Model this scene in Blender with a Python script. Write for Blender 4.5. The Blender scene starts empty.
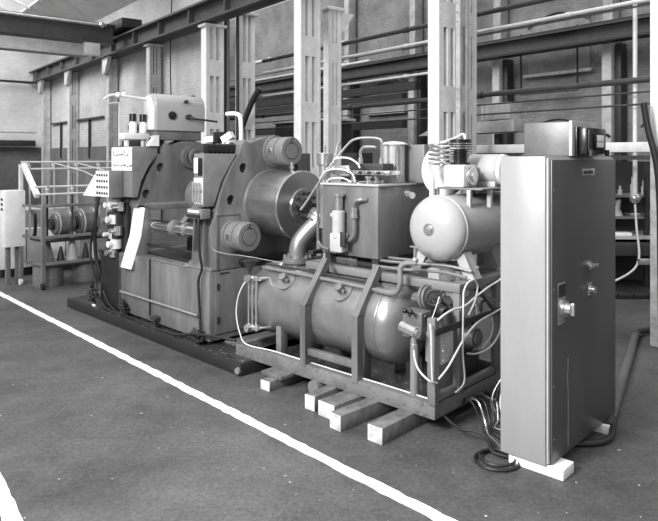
import bpy, bmesh, math, random
from mathutils import Vector, Matrix
random.seed(4)
C = bpy.context.scene.collection
PI = math.pi
# ------------------------------------------------------------------ frames (metres; camera stands over the world origin)
FR = {'S': (47, .682, 4.13), 'K': (47, .66, 4.13), 'P': (44.5, -.727, 5.26), 'B': (38.5, 0, 0), 'W': (90, 0, 0)}
def frame(fr):
    a, x, y = FR[fr]; a = math.radians(a)
    return Matrix.Translation((x, y, 0)) @ Matrix.Rotation(a-PI/2, 4, 'Z')
# ------------------------------------------------------------------ materials
MATS = {}
def mat(name, col, rough=.6, metal=0., var=.25, scale=6., bump=.0, speck=0., streak=False):
    if name in MATS: return MATS[name]
    m = bpy.data.materials.new(name); m.use_nodes = True
    n = m.node_tree.nodes; l = m.node_tree.links; b = n['Principled BSDF']
    tc = n.new('ShaderNodeTexCoord'); mp = n.new('ShaderNodeMapping')
    l.new(tc.outputs['Object'], mp.inputs[0])
    if streak: mp.inputs['Scale'].default_value = (1, 1, .25)
    no = n.new('ShaderNodeTexNoise'); no.inputs['Scale'].default_value = scale; no.inputs['Detail'].default_value = 8
    no.inputs['Roughness'].default_value = .65
    l.new(mp.outputs[0], no.inputs['Vector'])
    r = n.new('ShaderNodeValToRGB'); e = r.color_ramp.elements
    e[0].position = .3; e[1].position = .72
    c0 = max(0, col*(1-var)); c1 = min(1, col*(1+var*.6))
    e[0].color = (c0, c0, c0, 1); e[1].color = (c1, c1, c1, 1)
    l.new(no.outputs[0], r.inputs[0]); out = r.outputs[0]
    if speck:
        n2 = n.new('ShaderNodeTexNoise'); n2.inputs['Scale'].default_value = scale*7; n2.inputs['Detail'].default_value = 3
        l.new(mp.outputs[0], n2.inputs['Vector'])
        r2 = n.new('ShaderNodeValToRGB'); r2.color_ramp.elements[0].position = .60; r2.color_ramp.elements[1].position = .68
        l.new(n2.outputs[0], r2.inputs[0])
        mx = n.new('ShaderNodeMixRGB'); l.new(r2.outputs[0], mx.inputs[0]); l.new(out, mx.inputs[1])
        mx.inputs[2].default_value = (speck-1e-3, speck-1e-3, speck-1e-3, 1); out = mx.outputs[0]
    l.new(out, b.inputs['Base Color'])
    b.inputs['Roughness'].default_value = rough; b.inputs['Metallic'].default_value = metal
    if bump:
        bp = n.new('ShaderNodeBump'); bp.inputs['Strength'].default_value = bump; bp.inputs['Distance'].default_value = .01
        l.new(no.outputs[0], bp.inputs['Height']); l.new(bp.outputs[0], b.inputs['Normal'])
    MATS[name] = m; return m
white = mat('white_paint', .78, .45, var=.15)
offwhite = mat('off_white_paint', .62, .5, var=.2)
lgrey = mat('light_grey_paint', .42, .4, var=.15)
tankgrey = mat('light_tank_paint', .36, .28, var=.1, scale=3)
mgrey = mat('machine_grey_paint', .14, .3, var=.5, scale=4, streak=True)
pgrey = mat('mid_grey_paint', .17, .4, var=.3, scale=4)
cabgrey = mat('cabinet_lit_side_paint', .29, .36, var=.15, scale=2.5, streak=True)  # lighter than the door: light on the side is put into the colour
doorgrey = mat('cabinet_shaded_door_paint', .075, .35, var=.2, scale=3, streak=True)  # shade on the door side is put into this darker colour
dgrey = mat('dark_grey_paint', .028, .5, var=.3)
black = mat('black_rubber', .012, .5, var=.3)
pit = mat('black_enamel', .012, .3, var=.2)
steel = mat('bright_steel', .62, .25, .85, var=.15)
chrome = mat('polished_rod', .85, .12, 1., var=.08)
galv = mat('brushed_cylinder_steel', .45, .27, .9, var=.2, scale=4)
vessel = mat('pressure_tank_metal', .27, .33, .6, var=.3, scale=3.5)
skidp = mat('worn_skid_paint', .15, .5, var=.35, scale=7, speck=.07)
oily = mat('oily_cast_plinth', .035, .4, var=.6, scale=5, speck=.2)
wood = mat('whitewashed_timber', .12, .8, var=.7, scale=7, bump=.3)
wooddk = mat('dark_timber', .1, .8, var=.4, scale=9, speck=.25, bump=.3)
woodw = mat('white_timber', .8, .8, var=.15, scale=12, bump=.2)
colw = mat('white_column_paint', .8, .6, var=.15, scale=5)
colg = mat('grey_column_paint', .46, .6, var=.3, scale=5)
gird = mat('grimy_girder_paint', .08, .6, var=.3, scale=3)
pipew = mat('white_pipe_paint', .75, .5, var=.15)
piped = mat('dark_pipe_paint', .045, .5, var=.3)
card = mat('dull_box_metal', .15, .45, .3, var=.35, scale=5)
glass = mat('clear_glass_jar', .8, .08, 0, var=.02)
glass.node_tree.nodes['Principled BSDF'].inputs['Transmission Weight'].default_value = .7
label_m = mat('label_paper', .85, .5, var=.05)
ink = mat('black_ink', .02, .6, var=.1)

def brick_mat(name, ca, cb, mort, tint=.3, sc=1., dirt=.5):
    m = bpy.data.materials.new(name); m.use_nodes = True
    n = m.node_tree.nodes; l = m.node_tree.links; b = n['Principled BSDF']
    tc = n.new('ShaderNodeTexCoord'); sep = n.new('ShaderNodeSeparateXYZ'); cmb = n.new('ShaderNodeCombineXYZ')
    l.new(tc.outputs['Object'], sep.inputs[0])
    ad = n.new('ShaderNodeMath'); ad.operation = 'ADD'; l.new(sep.outputs[0], ad.inputs[0]); l.new(sep.outputs[1], ad.inputs[1])
    l.new(ad.outputs[0], cmb.inputs[0]); l.new(sep.outputs[2], cmb.inputs[1])
    br = n.new('ShaderNodeTexBrick'); l.new(cmb.outputs[0], br.inputs['Vector'])
    br.inputs['Color1'].default_value = (ca, ca, ca, 1); br.inputs['Color2'].default_value = (cb, cb, cb, 1)
    br.inputs['Mortar'].default_value = (mort, mort, mort, 1); br.inputs['Scale'].default_value = sc
    br.inputs['Brick Width'].default_value = .23; br.inputs['Row Height'].default_value = .075; br.inputs['Mortar Size'].default_value = .006
    no = n.new('ShaderNodeTexNoise'); no.inputs['Scale'].default_value = .55; no.inputs['Detail'].default_value = 10; no.inputs['Roughness'].default_value = .7
    l.new(tc.outputs['Object'], no.inputs['Vector'])
    r = n.new('ShaderNodeValToRGB'); r.color_ramp.elements[0].position = .35; r.color_ramp.elements[1].position = .62
    r.color_ramp.elements[0].color = (1-dirt,)*3+(1,); r.color_ramp.elements[1].color = (1, 1, 1, 1)
    l.new(no.outputs[0], r.inputs[0])
    mx = n.new('ShaderNodeMixRGB'); mx.blend_type = 'MULTIPLY'; mx.inputs[0].default_value = 1
    l.new(br.outputs[0], mx.inputs[1]); l.new(r.outputs[0], mx.inputs[2]); l.new(mx.outputs[0], b.inputs['Base Color'])
    bp = n.new('ShaderNodeBump'); bp.inputs['Strength'].default_value = .4; bp.inputs['Distance'].default_value = .01
    l.new(br.outputs['Fac'], bp.inputs['Height']); bp.invert = True; l.new(bp.outputs[0], b.inputs['Normal'])
    b.inputs['Roughness'].default_value = .8
    MATS[name] = m; return m
brickpale = brick_mat('pale_painted_brick', .5, .56, .42, dirt=.35)
brickgrey = brick_mat('grimy_grey_brick', .24, .29, .21, dirt=.55)
brickdado = brick_mat('dark_painted_brick', .13, .16, .11, dirt=.4)
brickend = brick_mat('end_wall_brick', .66, .72, .6, dirt=.3)

def floor_mat():
    m = bpy.data.materials.new('worn_concrete_floor'); m.use_nodes = True
    n = m.node_tree.nodes; l = m.node_tree.links; b = n['Principled BSDF']
    tc = n.new('ShaderNodeTexCoord')
    def noise(s, d=8, ro=.6):
        x = n.new('ShaderNodeTexNoise'); x.inputs['Scale'].default_value = s; x.inputs['Detail'].default_value = d
        x.inputs['Roughness'].default_value = ro; l.new(tc.outputs['Object'], x.inputs['Vector']); return x
    def ramp(x, p0, c0, p1, c1):
        r = n.new('ShaderNodeValToRGB'); e = r.color_ramp.elements
        e[0].position = p0; e[1].position = p1; e[0].color = (c0,)*3+(1,); e[1].color = (c1,)*3+(1,)
        l.new(x.outputs[0], r.inputs[0]); return r
    a = ramp(noise(.8, 12, .75), .34, .034, .66, .105)
    f = ramp(noise(38, 8, .75), .3, .55, .7, 1.4)
    mx = n.new('ShaderNodeMixRGB'); mx.blend_type = 'MULTIPLY'; mx.inputs[0].default_value = 1
    l.new(a.outputs[0], mx.inputs[1]); l.new(f.outputs[0], mx.inputs[2])
    sp = ramp(noise(26, 2, .5), .745, 0, .76, 1)
    m2 = n.new('ShaderNodeMixRGB'); l.new(sp.outputs[0], m2.inputs[0]); l.new(mx.outputs[0], m2.inputs[1]); m2.inputs[2].default_value = (.5, .5, .5, 1)
    st = ramp(noise(4.5, 5, .6), .63, 0, .72, .6)
    m3 = n.new('ShaderNodeMixRGB'); l.new(st.outputs[0], m3.inputs[0]); l.new(m2.outputs[0], m3.inputs[1]); m3.inputs[2].default_value = (.045, .045, .045, 1)
    l.new(m3.outputs[0], b.inputs['Base Color']); b.inputs['Roughness'].default_value = .6
    bp = n.new('ShaderNodeBump'); bp.inputs['Strength'].default_value = .25; bp.inputs['Distance'].default_value = .004
    l.new(noise(30).outputs[0], bp.inputs['Height']); l.new(bp.outputs[0], b.inputs['Normal'])
    return m
# ------------------------------------------------------------------ mesh builder
class MB:
    def __init__(s): s.bm = bmesh.new()
    def box(s, u0, u1, v0, v1, z0, z1, bev=0):
        t = bmesh.new(); bmesh.ops.create_cube(t, size=1)
        for w in t.verts:
            w.co = Vector(((u0+u1)/2+w.co.x*(u1-u0), (v0+v1)/2+w.co.y*(v1-v0), (z0+z1)/2+w.co.z*(z1-z0)))
        if bev: bmesh.ops.bevel(t, geom=t.edges[:], offset=bev, segments=2, profile=.5, affect='EDGES')
        return s._add(t)
    def _add(s, t):
        bmesh.ops.recalc_face_normals(t, faces=t.faces)
        me = bpy.data.meshes.new('tmp'); t.to_mesh(me); t.free(); s.bm.from_mesh(me); bpy.data.meshes.remove(me); return s
    def prism(s, axis, pts, a0, a1, bev=0):
        # pts: 2-D outline in the two other axes (u: (v,z); v: (u,z); z: (u,v))
        t = bmesh.new()
        def P(p, a): return {'u': (a, p[0], p[1]), 'v': (p[0], a, p[1]), 'z': (p[0], p[1], a)}[axis]
        A = [t.verts.new(P(p, a0)) for p in pts]; B = [t.verts.new(P(p, a1)) for p in pts]
        t.faces.new(A); t.faces.new(B[::-1])
        for i in range(len(pts)):
            j = (i+1) % len(pts); t.faces.new((A[i], A[j], B[j], B[i]))
        if bev: bmesh.ops.bevel(t, geom=t.edges[:], offset=bev, segments=2, profile=.5, affect='EDGES')
        return s._add(t)
    def lathe(s, p, d, prof, seg=28, caps=True):
        t = bmesh.new(); p = Vector(p); d = Vector(d).normalized()
        x = d.orthogonal().normalized(); y = d.cross(x); rings = []
        for (h, r) in prof:
            if r < 1e-5: rings.append([t.verts.new(p+d*h)])
            else: rings.append([t.verts.new(p+d*h+(x*math.cos(2*PI*k/seg)+y*math.sin(2*PI*k/seg))*r) for k in range(seg)])
        for a, b in zip(rings, rings[1:]):
            for k in range(seg):
                j = (k+1) % seg
                f = [a[k % len(a)], a[j % len(a)], b[j % len(b)], b[k % len(b)]]
                g = []
                for w in f:
                    if w not in g: g.append(w)
                if len(g) > 2: t.faces.new(g)
        if caps:
            for rr in (rings[0], rings[-1]):
                if len(rr) > 1: t.faces.new(rr)
        return s._add(t)
    def cyl(s, p, q, r, r2=None, seg=24, bev=0):
        p = Vector(p); q = Vector(q); L = (q-p).length; r2 = r if r2 is None else r2
        if bev: prof = [(0, r-bev), (bev, r), (L-bev, r2), (L, r2-bev)]
        else: prof = [(0, r), (L, r2)]
        return s.lathe(p, q-p, prof, seg)
    def bar(s, p, q, w, h, up=(0, 0, 1)):
        p = Vector(p); q = Vector(q); d = (q-p).normalized(); up = Vector(up)
        x = d.cross(up).normalized(); y = x.cross(d).normalized(); t = bmesh.new()
        A = [t.verts.new(p+x*a*w/2+y*b*h/2) for a, b in ((-1, -1), (1, -1), (1, 1), (-1, 1))]
        B = [t.verts.new(q+x*a*w/2+y*b*h/2) for a, b in ((-1, -1), (1, -1), (1, 1), (-1, 1))]
        t.faces.new(A); t.faces.new(B[::-1])
        for i in range(4): t.faces.new((A[i], A[(i+1) % 4], B[(i+1) % 4], B[i]))
        return s._add(t)
    def tube(s, pts, r, smooth=True, seg=10, closed=False):
        P = [Vector(p) for p in pts]
        if smooth and len(P) > 2:
            Q = []
            for i in range(len(P)-1):
                a = P[max(i-1, 0)]; b = P[i]; c = P[i+1]; d = P[min(i+2, len(P)-1)]
                for k in range(7):
                    t = k/7
                    Q.append(.5*((2*b)+(c-a)*t+(2*a-5*b+4*c-d)*t*t+(3*b-a-3*c+d)*t**3))
            Q.append(P[-1]); P = Q
        t = bmesh.new(); d = (P[1]-P[0]).normalized(); x = d.orthogonal().normalized(); rings = []
        for i, p in enumerate(P):
            d = (P[min(i+1, len(P)-1)]-P[max(i-1, 0)]).normalized()
            x = (x-d*x.dot(d)).normalized(); y = d.cross(x)
            rings.append([t.verts.new(p+(x*math.cos(2*PI*k/seg)+y*math.sin(2*PI*k/seg))*r) for k in range(seg)])
        for a, b in zip(rings, rings[1:]):
            for k in range(seg): t.faces.new((a[k], a[(k+1) % seg], b[(k+1) % seg], b[k]))
        t.faces.new(rings[0]); t.faces.new(rings[-1][::-1])
        return s._add(t)
    def ring(s, c, d, R, r, seg=32):
        c = Vector(c); d = Vector(d).normalized(); x = d.orthogonal().normalized(); y = d.cross(x)
        return s.tube([c+(x*math.cos(2*PI*k/seg)+y*math.sin(2*PI*k/seg))*R for k in range(seg+1)], r, smooth=False, seg=8)
    def sphere(s, c, r, sc=(1, 1, 1)):
        t = bmesh.new(); bmesh.ops.create_uvsphere(t, u_segments=18, v_segments=12, radius=r)
        for w in t.verts: w.co = Vector((w.co.x*sc[0]+c[0], w.co.y*sc[1]+c[1], w.co.z*sc[2]+c[2]))
        return s._add(t)
    def mesh(s, name, off, ang=.6):
        for w in s.bm.verts: w.co -= off
        me = bpy.data.meshes.new(name); s.bm.to_mesh(me); s.bm.free()
        for p in me.polygons: p.use_smooth = True
        me.set_sharp_from_angle(angle=ang); return me
def arcpts(cx, cz, r, a0, a1, n=10):
    return [(cx+r*math.cos(math.radians(a0+(a1-a0)*k/n)), cz+r*math.sin(math.radians(a0+(a1-a0)*k/n))) for k in range(n+1)]
def dome(R, dep, h0, out=1, n=7):    # profile of a dished tank end starting at h0
    return [(h0+out*dep*math.sin(k/n*PI/2), R*math.cos(k/n*PI/2)) for k in range(n+1)]
# ------------------------------------------------------------------ things
class T:
    def __init__(s, name, label, cat, fr='S', base=(0, 0, 0), group=None):
        s.base = Vector(base); s.fr = fr
        o = bpy.data.objects.new(name, None); C.objects.link(o); o.empty_display_size = .1
        o.matrix_world = frame(fr) @ Matrix.Translation(s.base)
        o['label'] = label; o['category'] = cat
        if group: o['group'] = group
        s.o = o
    def part(s, name, mb, m, parent=None, label=None, kind=None):
        o = bpy.data.objects.new(name, mb.mesh(name, s.base)); C.objects.link(o)
        o.data.materials.append(m); o.parent = parent or s.o
        if label: o['label'] = label
        if kind: o['kind'] = kind
        return o
def solo(name, label, cat, mb, m, fr='S', base=(0, 0, 0), group=None, kind=None):
    b = Vector(base)
    o = bpy.data.objects.new(name, mb.mesh(name, b)); C.objects.link(o); o.data.materials.append(m)
    o.matrix_world = frame(fr) @ Matrix.Translation(b)
    if label: o['label'] = label
    if cat: o['category'] = cat
    if group: o['group'] = group
    if kind: o['kind'] = kind
    return o
def struct(name, mb, m, fr='B'): return solo(name, None, None, mb, m, fr, kind='structure')
def copy_tree(o, du=0, dv=0, dz=0, fr='B', label=None, parent=None):
    c = o.copy(); C.objects.link(c)
    if parent: c.parent = parent
    else:
        f = frame(fr); c.matrix_world = Matrix.Translation(f.to_3x3() @ Vector((du, dv, dz))) @ o.matrix_world
        if label: c['label'] = label
    for ch in list(kids(o)): copy_tree(ch, parent=c)
    return c
def kids(o): return [x for x in C.objects if x.parent == o]
def cut(o, mb, base):
    t = bpy.data.objects.new('cutter', mb.mesh('cutter', Vector(base))); C.objects.link(t); t.matrix_world = o.parent.matrix_world if o.parent else o.matrix_world
    md = o.modifiers.new('b', 'BOOLEAN'); md.operation = 'DIFFERENCE'; md.object = t; md.solver = 'EXACT'
    bpy.context.view_layer.update(); dg = bpy.context.evaluated_depsgraph_get()
    me = bpy.data.meshes.new_from_object(o.evaluated_get(dg)); o.modifiers.clear(); o.data = me
    bpy.data.objects.remove(t)
    for p in me.polygons: p.use_smooth = True
    me.set_sharp_from_angle(angle=.6)
# ================================================================== SETTING
b = MB(); b.box(-45, 12, -30, 30, -.2, 0); struct('floor', b, floor_mat(), 'W').matrix_world = Matrix.Translation((6, 8, 0)); 
def line_mb(pts, w, seed):
    random.seed(seed); t = MB(); N = 46
    (x0, y0), (x1, y1) = pts; d = Vector((x1-x0, y1-y0, 0)).normalized(); n = Vector((-d.y, d.x, 0)); L = math.hypot(x1-x0, y1-y0); N = int(L/.06)
    bm = bmesh.new(); A = []; B = []
    for i in range(N+1):
        p = Vector((x0, y0, .003))+d*L*i/N
        A.append(bm.verts.new(p+n*(w/2+random.uniform(-.006, .006)))); B.append(bm.verts.new(p-n*(w/2+random.uniform(-.006, .006))))
    for i in range(N): bm.faces.new((B[i], B[i+1], A[i+1], A[i]))
    g = bmesh.ops.extrude_face_region(bm, geom=bm.faces[:])
    for e in g['geom']:
        if isinstance(e, bmesh.types.BMVert): e.co.z = -.01
    t._add(bm); return t
linem = mat('floor_line_paint', .85, .6, var=.3, scale=14, speck=.35)
o = solo('painted_floor_line', 'long white painted line running diagonally across the floor in front of the machine', 'floor marking', line_mb([(-6.6, 10.9), (1.9, 1.75)], .076, 1), linem, 'W', (0, 0, 0)); o.matrix_world = Matrix()
o = solo('painted_floor_line', 'short piece of white painted line cut by the bottom left corner of the photo', 'floor marking', line_mb([(-2.5, 4.42), (-1.1, 2.55)], .08, 2), linem, 'W', (0, 0, 0)); o.matrix_world = Matrix()
# far bay wall, aisle wall, end wall
b = MB(); b.box(-30, 4, 14.45, 14.8, 0, 8); struct('wall_back', b, brickgrey)
b = MB(); b.box(-30, 4, 14.40, 14.449, 0, 1.15); struct('trim_1', b, brickdado)
b = MB(); b.box(-25.9, -12.4, 6.62, 6.9, 0, 6.02); struct('wall_side', b, brickpale)
b = MB(); b.box(-25.9, -12.6, 6.58, 6.619, 0, 2.15); struct('trim_2', b, brickdado)
b = MB(); b.box(-26.2, -25.9, -9, 14.5, 0, 11); struct('wall_left', b, brickend)
b = MB(); b.box(-25.899, -25.86, -9, 6.6, 0, 2.2); struct('trim_3', b, brickdado)
roofm = mat('dull_roof_boarding', .5, .7, var=.3, scale=2)
def roofz(v): return 6.0+(6.6-v)*.42
b = MB()
def roofpiece(bb, v0, v1, u0, u1, t=.08): bb.prism('u', [(v0, roofz(v0)), (v1, roofz(v1)), (v1, roofz(v1)+t), (v0, roofz(v0)+t)], u0, u1)
roofpiece(b, 6.9, 5.2, -26.2, -14)
struct('ceiling', b, roofm)
b = MB(); roofpiece(b, 5.2, -3, -26.1, -14, .02)
gl = bpy.data.materials.new('wired_skylight_glass'); gl.use_nodes = True
gb = gl.node_tree.nodes['Principled BSDF']; gb.inputs['Base Color'].default_value = (.95, .95, .95, 1); gb.inputs['Roughness'].default_value = .3; gb.inputs['Alpha'].default_value = .12
struct('window_1', b, gl)
b = MB()
for k in range(9): roofpiece(b, 5.2, -3, -26+k*1.4, -25.94+k*1.4, -.08)
struct('trim_4', b, roofm)

# ---- laced columns
def laced(b_u, b_v, h, w=.24, dep=.42, m=colw, label='', name='steel_column', z0=0, group=None):
    t = T(name, label, 'column', 'B', (b_u, b_v, z0), group)
    for v in (b_v-dep/2, b_v+dep/2-.05):
        q = MB(); q.box(b_u-w/2, b_u+w/2, v, v+.05, z0, h, .006); t.part('flange', q, m)
    q = MB()
    for v in (-dep/2+.05, -.02, dep/2-.1): q.box(b_u-w/2+.02, b_u+w/2-.008, b_v+v, b_v+v+.05, z0, h)
    t.part('web', q, m)
    q = MB(); z = z0+.2
    while z < h-.3:
        for u in (b_u-w/2+.005, b_u+w/2-.02): q.box(u, u+.015, b_v-dep/2+.02, b_v+dep/2-.02, z, z+.34)
        for k in range(3):
            for v in (-.14, .14): q.sphere((b_u+w/2-.008, b_v+v, z+.05+k*.12), .012)
        z += 1.1
    t.part('batten_plates', q, m)
    if m is not colg:
      q = MB(); q.box(b_u-w/2-.05, b_u+w/2+.05, b_v-dep/2-.05, b_v+dep/2+.05, h-.06, h, .005); t.part('cap_plate', q, m)
    return t
laced(-8.67, 6.43, 6.4, .2, .42, label='bright white laced steel column behind the vertical hydraulic cylinder')
laced(-5.65, 6.43, 6.4, .19, .42, label='widest white steel column, standing behind the coiled compressor pipes')
laced(-12.0, 6.43, 4.58, .22, .42, label='white laced steel column just right of the rounded hopper')
for u, tx in ((-14.95, 'behind the control box with the paper sheet'), ):
    laced(u, 6.40, 4.58, .2, .3, brickpale, label='pale column against the brick wall partly hidden '+tx)
laced(-17.95, 6.45, 4.58, .2, .26, colg, label='grey steel column against the left brick wall, under the end of the bridge crane')
laced(-21.5, 6.45, 4.58, .2, .3, colg, label='second grey steel column from the far left corner of the hall')
laced(-24.7, 6.45, 4.58, .22, .26, colg, label='grey steel column nearest the far left corner of the hall')
laced(-11.83, 7.12, 4.9, .16, .4, colw, label='slim white column just behind and right of the column by the hopper')
laced(-8.98, 7.22, 4.5, .15, .3, colw, label='white column with gusset head just right of the brightest middle column')
q = MB(); q.prism('u', [(7.36, 4.0), (7.36, 4.44), (7.7, 4.44)], -9.03, -8.93); solo('column_bracket', 'triangular white bracket at the head of the gusseted column', 'bracket', q, colw, 'B', (-8.98, 7.4, 4.0))
laced(-5.86, 7.12, 6.4, .16, .3, colw, label='slim pale column close behind the widest white column')
laced(-5.42, 6.52, 6.2, .07, .18, colg, label='thin grey upright strut beside the widest white column')
for u, tx in ((-23.6, 'above the press'), (-16.7, 'seen above the reservoir jar'), (-13.6, 'left of the widest white column'), (-10.5, 'at the left of the grimy arched window bay'), (-7.45, 'at the right of the grimy arched window bay')):
    t = T('wall_pilaster', 'grey stanchion on the far brick wall '+tx, 'column', 'B', (u, 14.2, 0), 'far wall stanchions')
    q = MB(); q.box(u-.13, u+.1, 14.0, 14.39, 0, 4.4, .01); q.box(u-.13, u+.1, 14.05, 14.39, 4.8, 8, .01); t.part('shaft', q, colg)
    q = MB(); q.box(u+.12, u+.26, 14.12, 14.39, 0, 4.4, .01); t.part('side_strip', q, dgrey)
# right hand near pier
t = T('brick_pier', 'thick pier at the right edge of the photo, white above and mottled grey below', 'pier', 'B', (-2.62, 6.5, 0))
q = MB(); q.box(-2.88, -2.2, 6.2, 6.9, 1.9, 6, .02); t.part('upper_shaft', q, colw)
q = MB(); q.box(-2.88, -2.2, 6.2, 6.9, 0, 1.9, .02); t.part('lower_shaft', q, mat('mottled_grey_render', .3, .8, var=.5, scale=9))
# girders
t = T('crane_girder', 'dark riveted crane runway girder sloping up along the left brick wall', 'girder', 'B', (-19, 6.3, 4.6))
q = MB(); q.box(-25.8, -4, 6.28, 6.32, 4.6, 5.0); t.part('web', q, gird)
q = MB(); q.box(-25.8, -4, 6.12, 6.48, 4.6, 4.64); t.part('bottom_flange', q, gird)
q = MB(); q.box(-25.8, -4, 6.12, 6.48, 4.98, 5.02); t.part('top_flange', q, gird)
q = MB(); q.box(-25.8, -4, 6.24, 6.30, 5.02, 5.09); t.part('rail', q, dgrey)
for k in range(14):
    q = MB(); q.box(-25+k*1.55, -24.95+k*1.55, 6.16, 6.44, 4.64, 4.98); t.part('stiffener', q, gird)
for u in (-24.7, -21.5, -17.95):
    q = MB(); q.prism('v', [(u-.1, 4.6), (u+.4, 4.6), (u+.1, 4.15), (u-.1, 4.15)], 6.2, 6.3); t.part('bracket', q, colg)
t = T('crane_girder', 'dark crane runway girder along the far brick wall, right half of the photo', 'girder', 'B', (-9, 13.8, 4.4))
q = MB(); q.box(-26, 2, 13.78, 13.82, 4.42, 4.78); t.part('web', q, gird)
q = MB(); q.box(-26, 2, 13.6, 14.0, 4.40, 4.45); t.part('bottom_flange', q, dgrey)
q = MB(); q.box(-26, 2, 13.6, 14.0, 4.76, 4.80); t.part('top_flange', q, gird)
q = MB(); q.box(-26, 2, 13.72, 13.80, 4.80, 4.87); t.part('rail', q, dgrey)
q = MB(); q.box(-26, 2, 13.3, 13.35, 4.98, 5.0); t.part('conductor_bar', q, dgrey)
# bridge crane
t = T('bridge_crane', 'overhead travelling crane bridge resting on the runway at the upper left', 'crane', 'B', (-18, 5, 5.1))
for u, nm, z in ((-16.6, 'front_beam', 4.78), (-18.6, 'rear_beam', 4.72)):
    q = MB(); q.box(u-.13, u+.13, -7, 5.95, z, z+.42); q.box(u-.22, u+.22, -7, 5.95, z+.42, z+.46); q.box(u-.22, u+.22, -7, 5.95, z-.04, z); t.part(nm, q, gird if nm[0] == 'f' else mat('light_crane_paint', .3, .6))
q = MB(); q.cyl((-16.3, -7, 5.17), (-16.3, 5.7, 5.17), .035); t.part('cross_shaft', q, mat('pale_shaft', .5, .4))
q = MB(); q.box(-19.4, -15.9, 5.96, 6.5, 5.12, 5.36, .02); t.part('end_carriage', q, dgrey)
for u in (-19.2, -16.2):
    q = MB(); q.cyl((u, 6.2, 5.2), (u, 6.32, 5.2), .1); t.part('wheel', q, dgrey)
q = MB(); q.box(-16.6, -16.4, 5.2, 5.6, 4.40, 4.73, .02); t.part('white_box', q, white, label='small white box under the crane beam')
q = MB(); q.box(-16.45, -16.2, 2.3, 2.6, 5.0, 5.32, .03); q.cyl((-16.3, 2.2, 5.17), (-16.3, 2.8, 5.17), .1); t.part('bearing', q, dgrey)
for v in (0.3, 5.6):
    q = MB(); q.sphere((-16.3, v, 5.17), .08); t.part('bearing_cap', q, steel)
# ---- long overhead pipes
def pipe(z, v, r, m, label, u0=-24, u1=2, name='overhead_pipe'):
    q = MB(); q.cyl((u0, v, z), (u1, v, z), r, seg=12)
    if r > .02:
        u = u0+1.5
        while u < u1: q.cyl((u-.05, v, z), (u+.05, v, z), r*1.35, seg=12); u += 3.1
    solo(name, label, 'pipe', q, m, 'B', (u0, v, z))
pipe(2.772, 8, .04, piped, 'thickest dark overhead pipe, running level above the reservoir and the grey cabinet', -14)
pipe(3.759, 8, .025, pipew, 'upper long white overhead pipe rising to the top right', -12.5)
pipe(3.228, 8, .022, pipew, 'lower white overhead pipe behind the white columns', -12.5, -6.5)
pipe(4.033, 8, .04, piped, 'topmost dark overhead pipe', -12.5)
pipe(2.62, 8, .012, piped, 'thin dark conduit just under the thickest overhead pipe', -13)
pipe(2.47, 8, .014, piped, 'lowest thin dark conduit in the far bay', -13)
pipe(3.60, 7.6, .01, piped, 'thin dark wire pipe close under the upper white pipe', -7.6)
pipe(2.95, 9, .02, piped, 'dark pipe midway between the white pipes above the press', -16, -8.6)
pipe(4.45, 9.5, .05, pipew, 'white rail near the top of the photo between the left and middle white columns', -16, -10.5)
pipe(3.95, 9.5, .03, pipew, 'second white rail under the topmost white one, left of the middle column', -16, -10.5)
for z, v, lb in ((3.3, 12, 'upper'), (3.65, 12.5, 'top'), (2.6, 12, 'lower')):
    q = MB(); q.box(-23, -12, v, v+.2, z, z+.22); solo('cross_beam', lb+' grimy beam in the dark bay behind the white columns', 'beam', q, dgrey, 'B', (-17, v, z))
# left wall fittings
q = MB(); q.tube([(-25.5, 3.2, 2.0), (-25.5, 3.2, 4.6), (-25.5, 6.2, 4.6)], .05, smooth=False); solo('wall_conduit', 'square bent pipe on the far left end wall', 'pipe', q, dgrey, 'B', (-25.5, 3.2, 2))
q = MB(); q.cyl((-25.4, -6, 2.75), (-25.4, 6.3, 2.75), .035); solo('wall_conduit', 'straight light pipe level along the far left end wall', 'pipe', q, colg, 'B', (-25.4, 0, 2.75))
q = MB(); q.box(-25.8, -25.5, -3, 6.3, 2.25, 2.45, .01); solo('wall_beam', 'dark horizontal beam low on the far left end wall', 'beam', q, dgrey, 'B', (-25.6, 0, 2.2))
t = T('wall_switch_box', 'grey switch box on the far left wall above the white control cabinet', 'switch box', 'B', (-25.5, 3, 2))
q = MB(); q.box(-25.8, -25.4, 2.6, 3.4, 1.35, 2.1, .02); t.part('housing', q, mat('dull_box_grey', .16)); q = MB(); q.box(-25.4, -25.38, 2.65, 3.35, 1.4, 2.05); t.part('door', q, mat('dull_box_grey', .16))
q = MB(); q.tube([(-14.1, 6.5, 6.0), (-14.1, 6.45, 4.3), (-14.05, 6.45, 3.0), (-14.0, 6.45, 2.75)], .015); solo('hanging_cable', 'thin dark cable hanging down the pale wall above the hopper', 'cable', q, black, 'B', (-14, 6.45, 3))
q = MB(); q.box(-16.9, -12.7, 6.50, 6.58, 2.55, 2.68, .01); q.box(-16.9, -12.7, 6.5, 6.58, 2.3, 2.38, .01); solo('wall_duct', 'dark twin rail along the pale wall left of the hopper', 'duct', q, dgrey, 'B', (-15, 6.5, 2.5))
for k, u in enumerate((-20.2, -23.2)):
    q = MB(); q.box(u-1.2, u+1.2, 6.53, 6.6, 3.0, 3.05); q.box(u-.05, u, 6.53, 6.6, 1.8, 3.0); solo('wall_rail', ('nearer' if k == 0 else 'farther')+' thin pipe rail crossing the brick panel between grey columns', 'rail', q, dgrey, 'B', (u, 6.5, 3))
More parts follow.
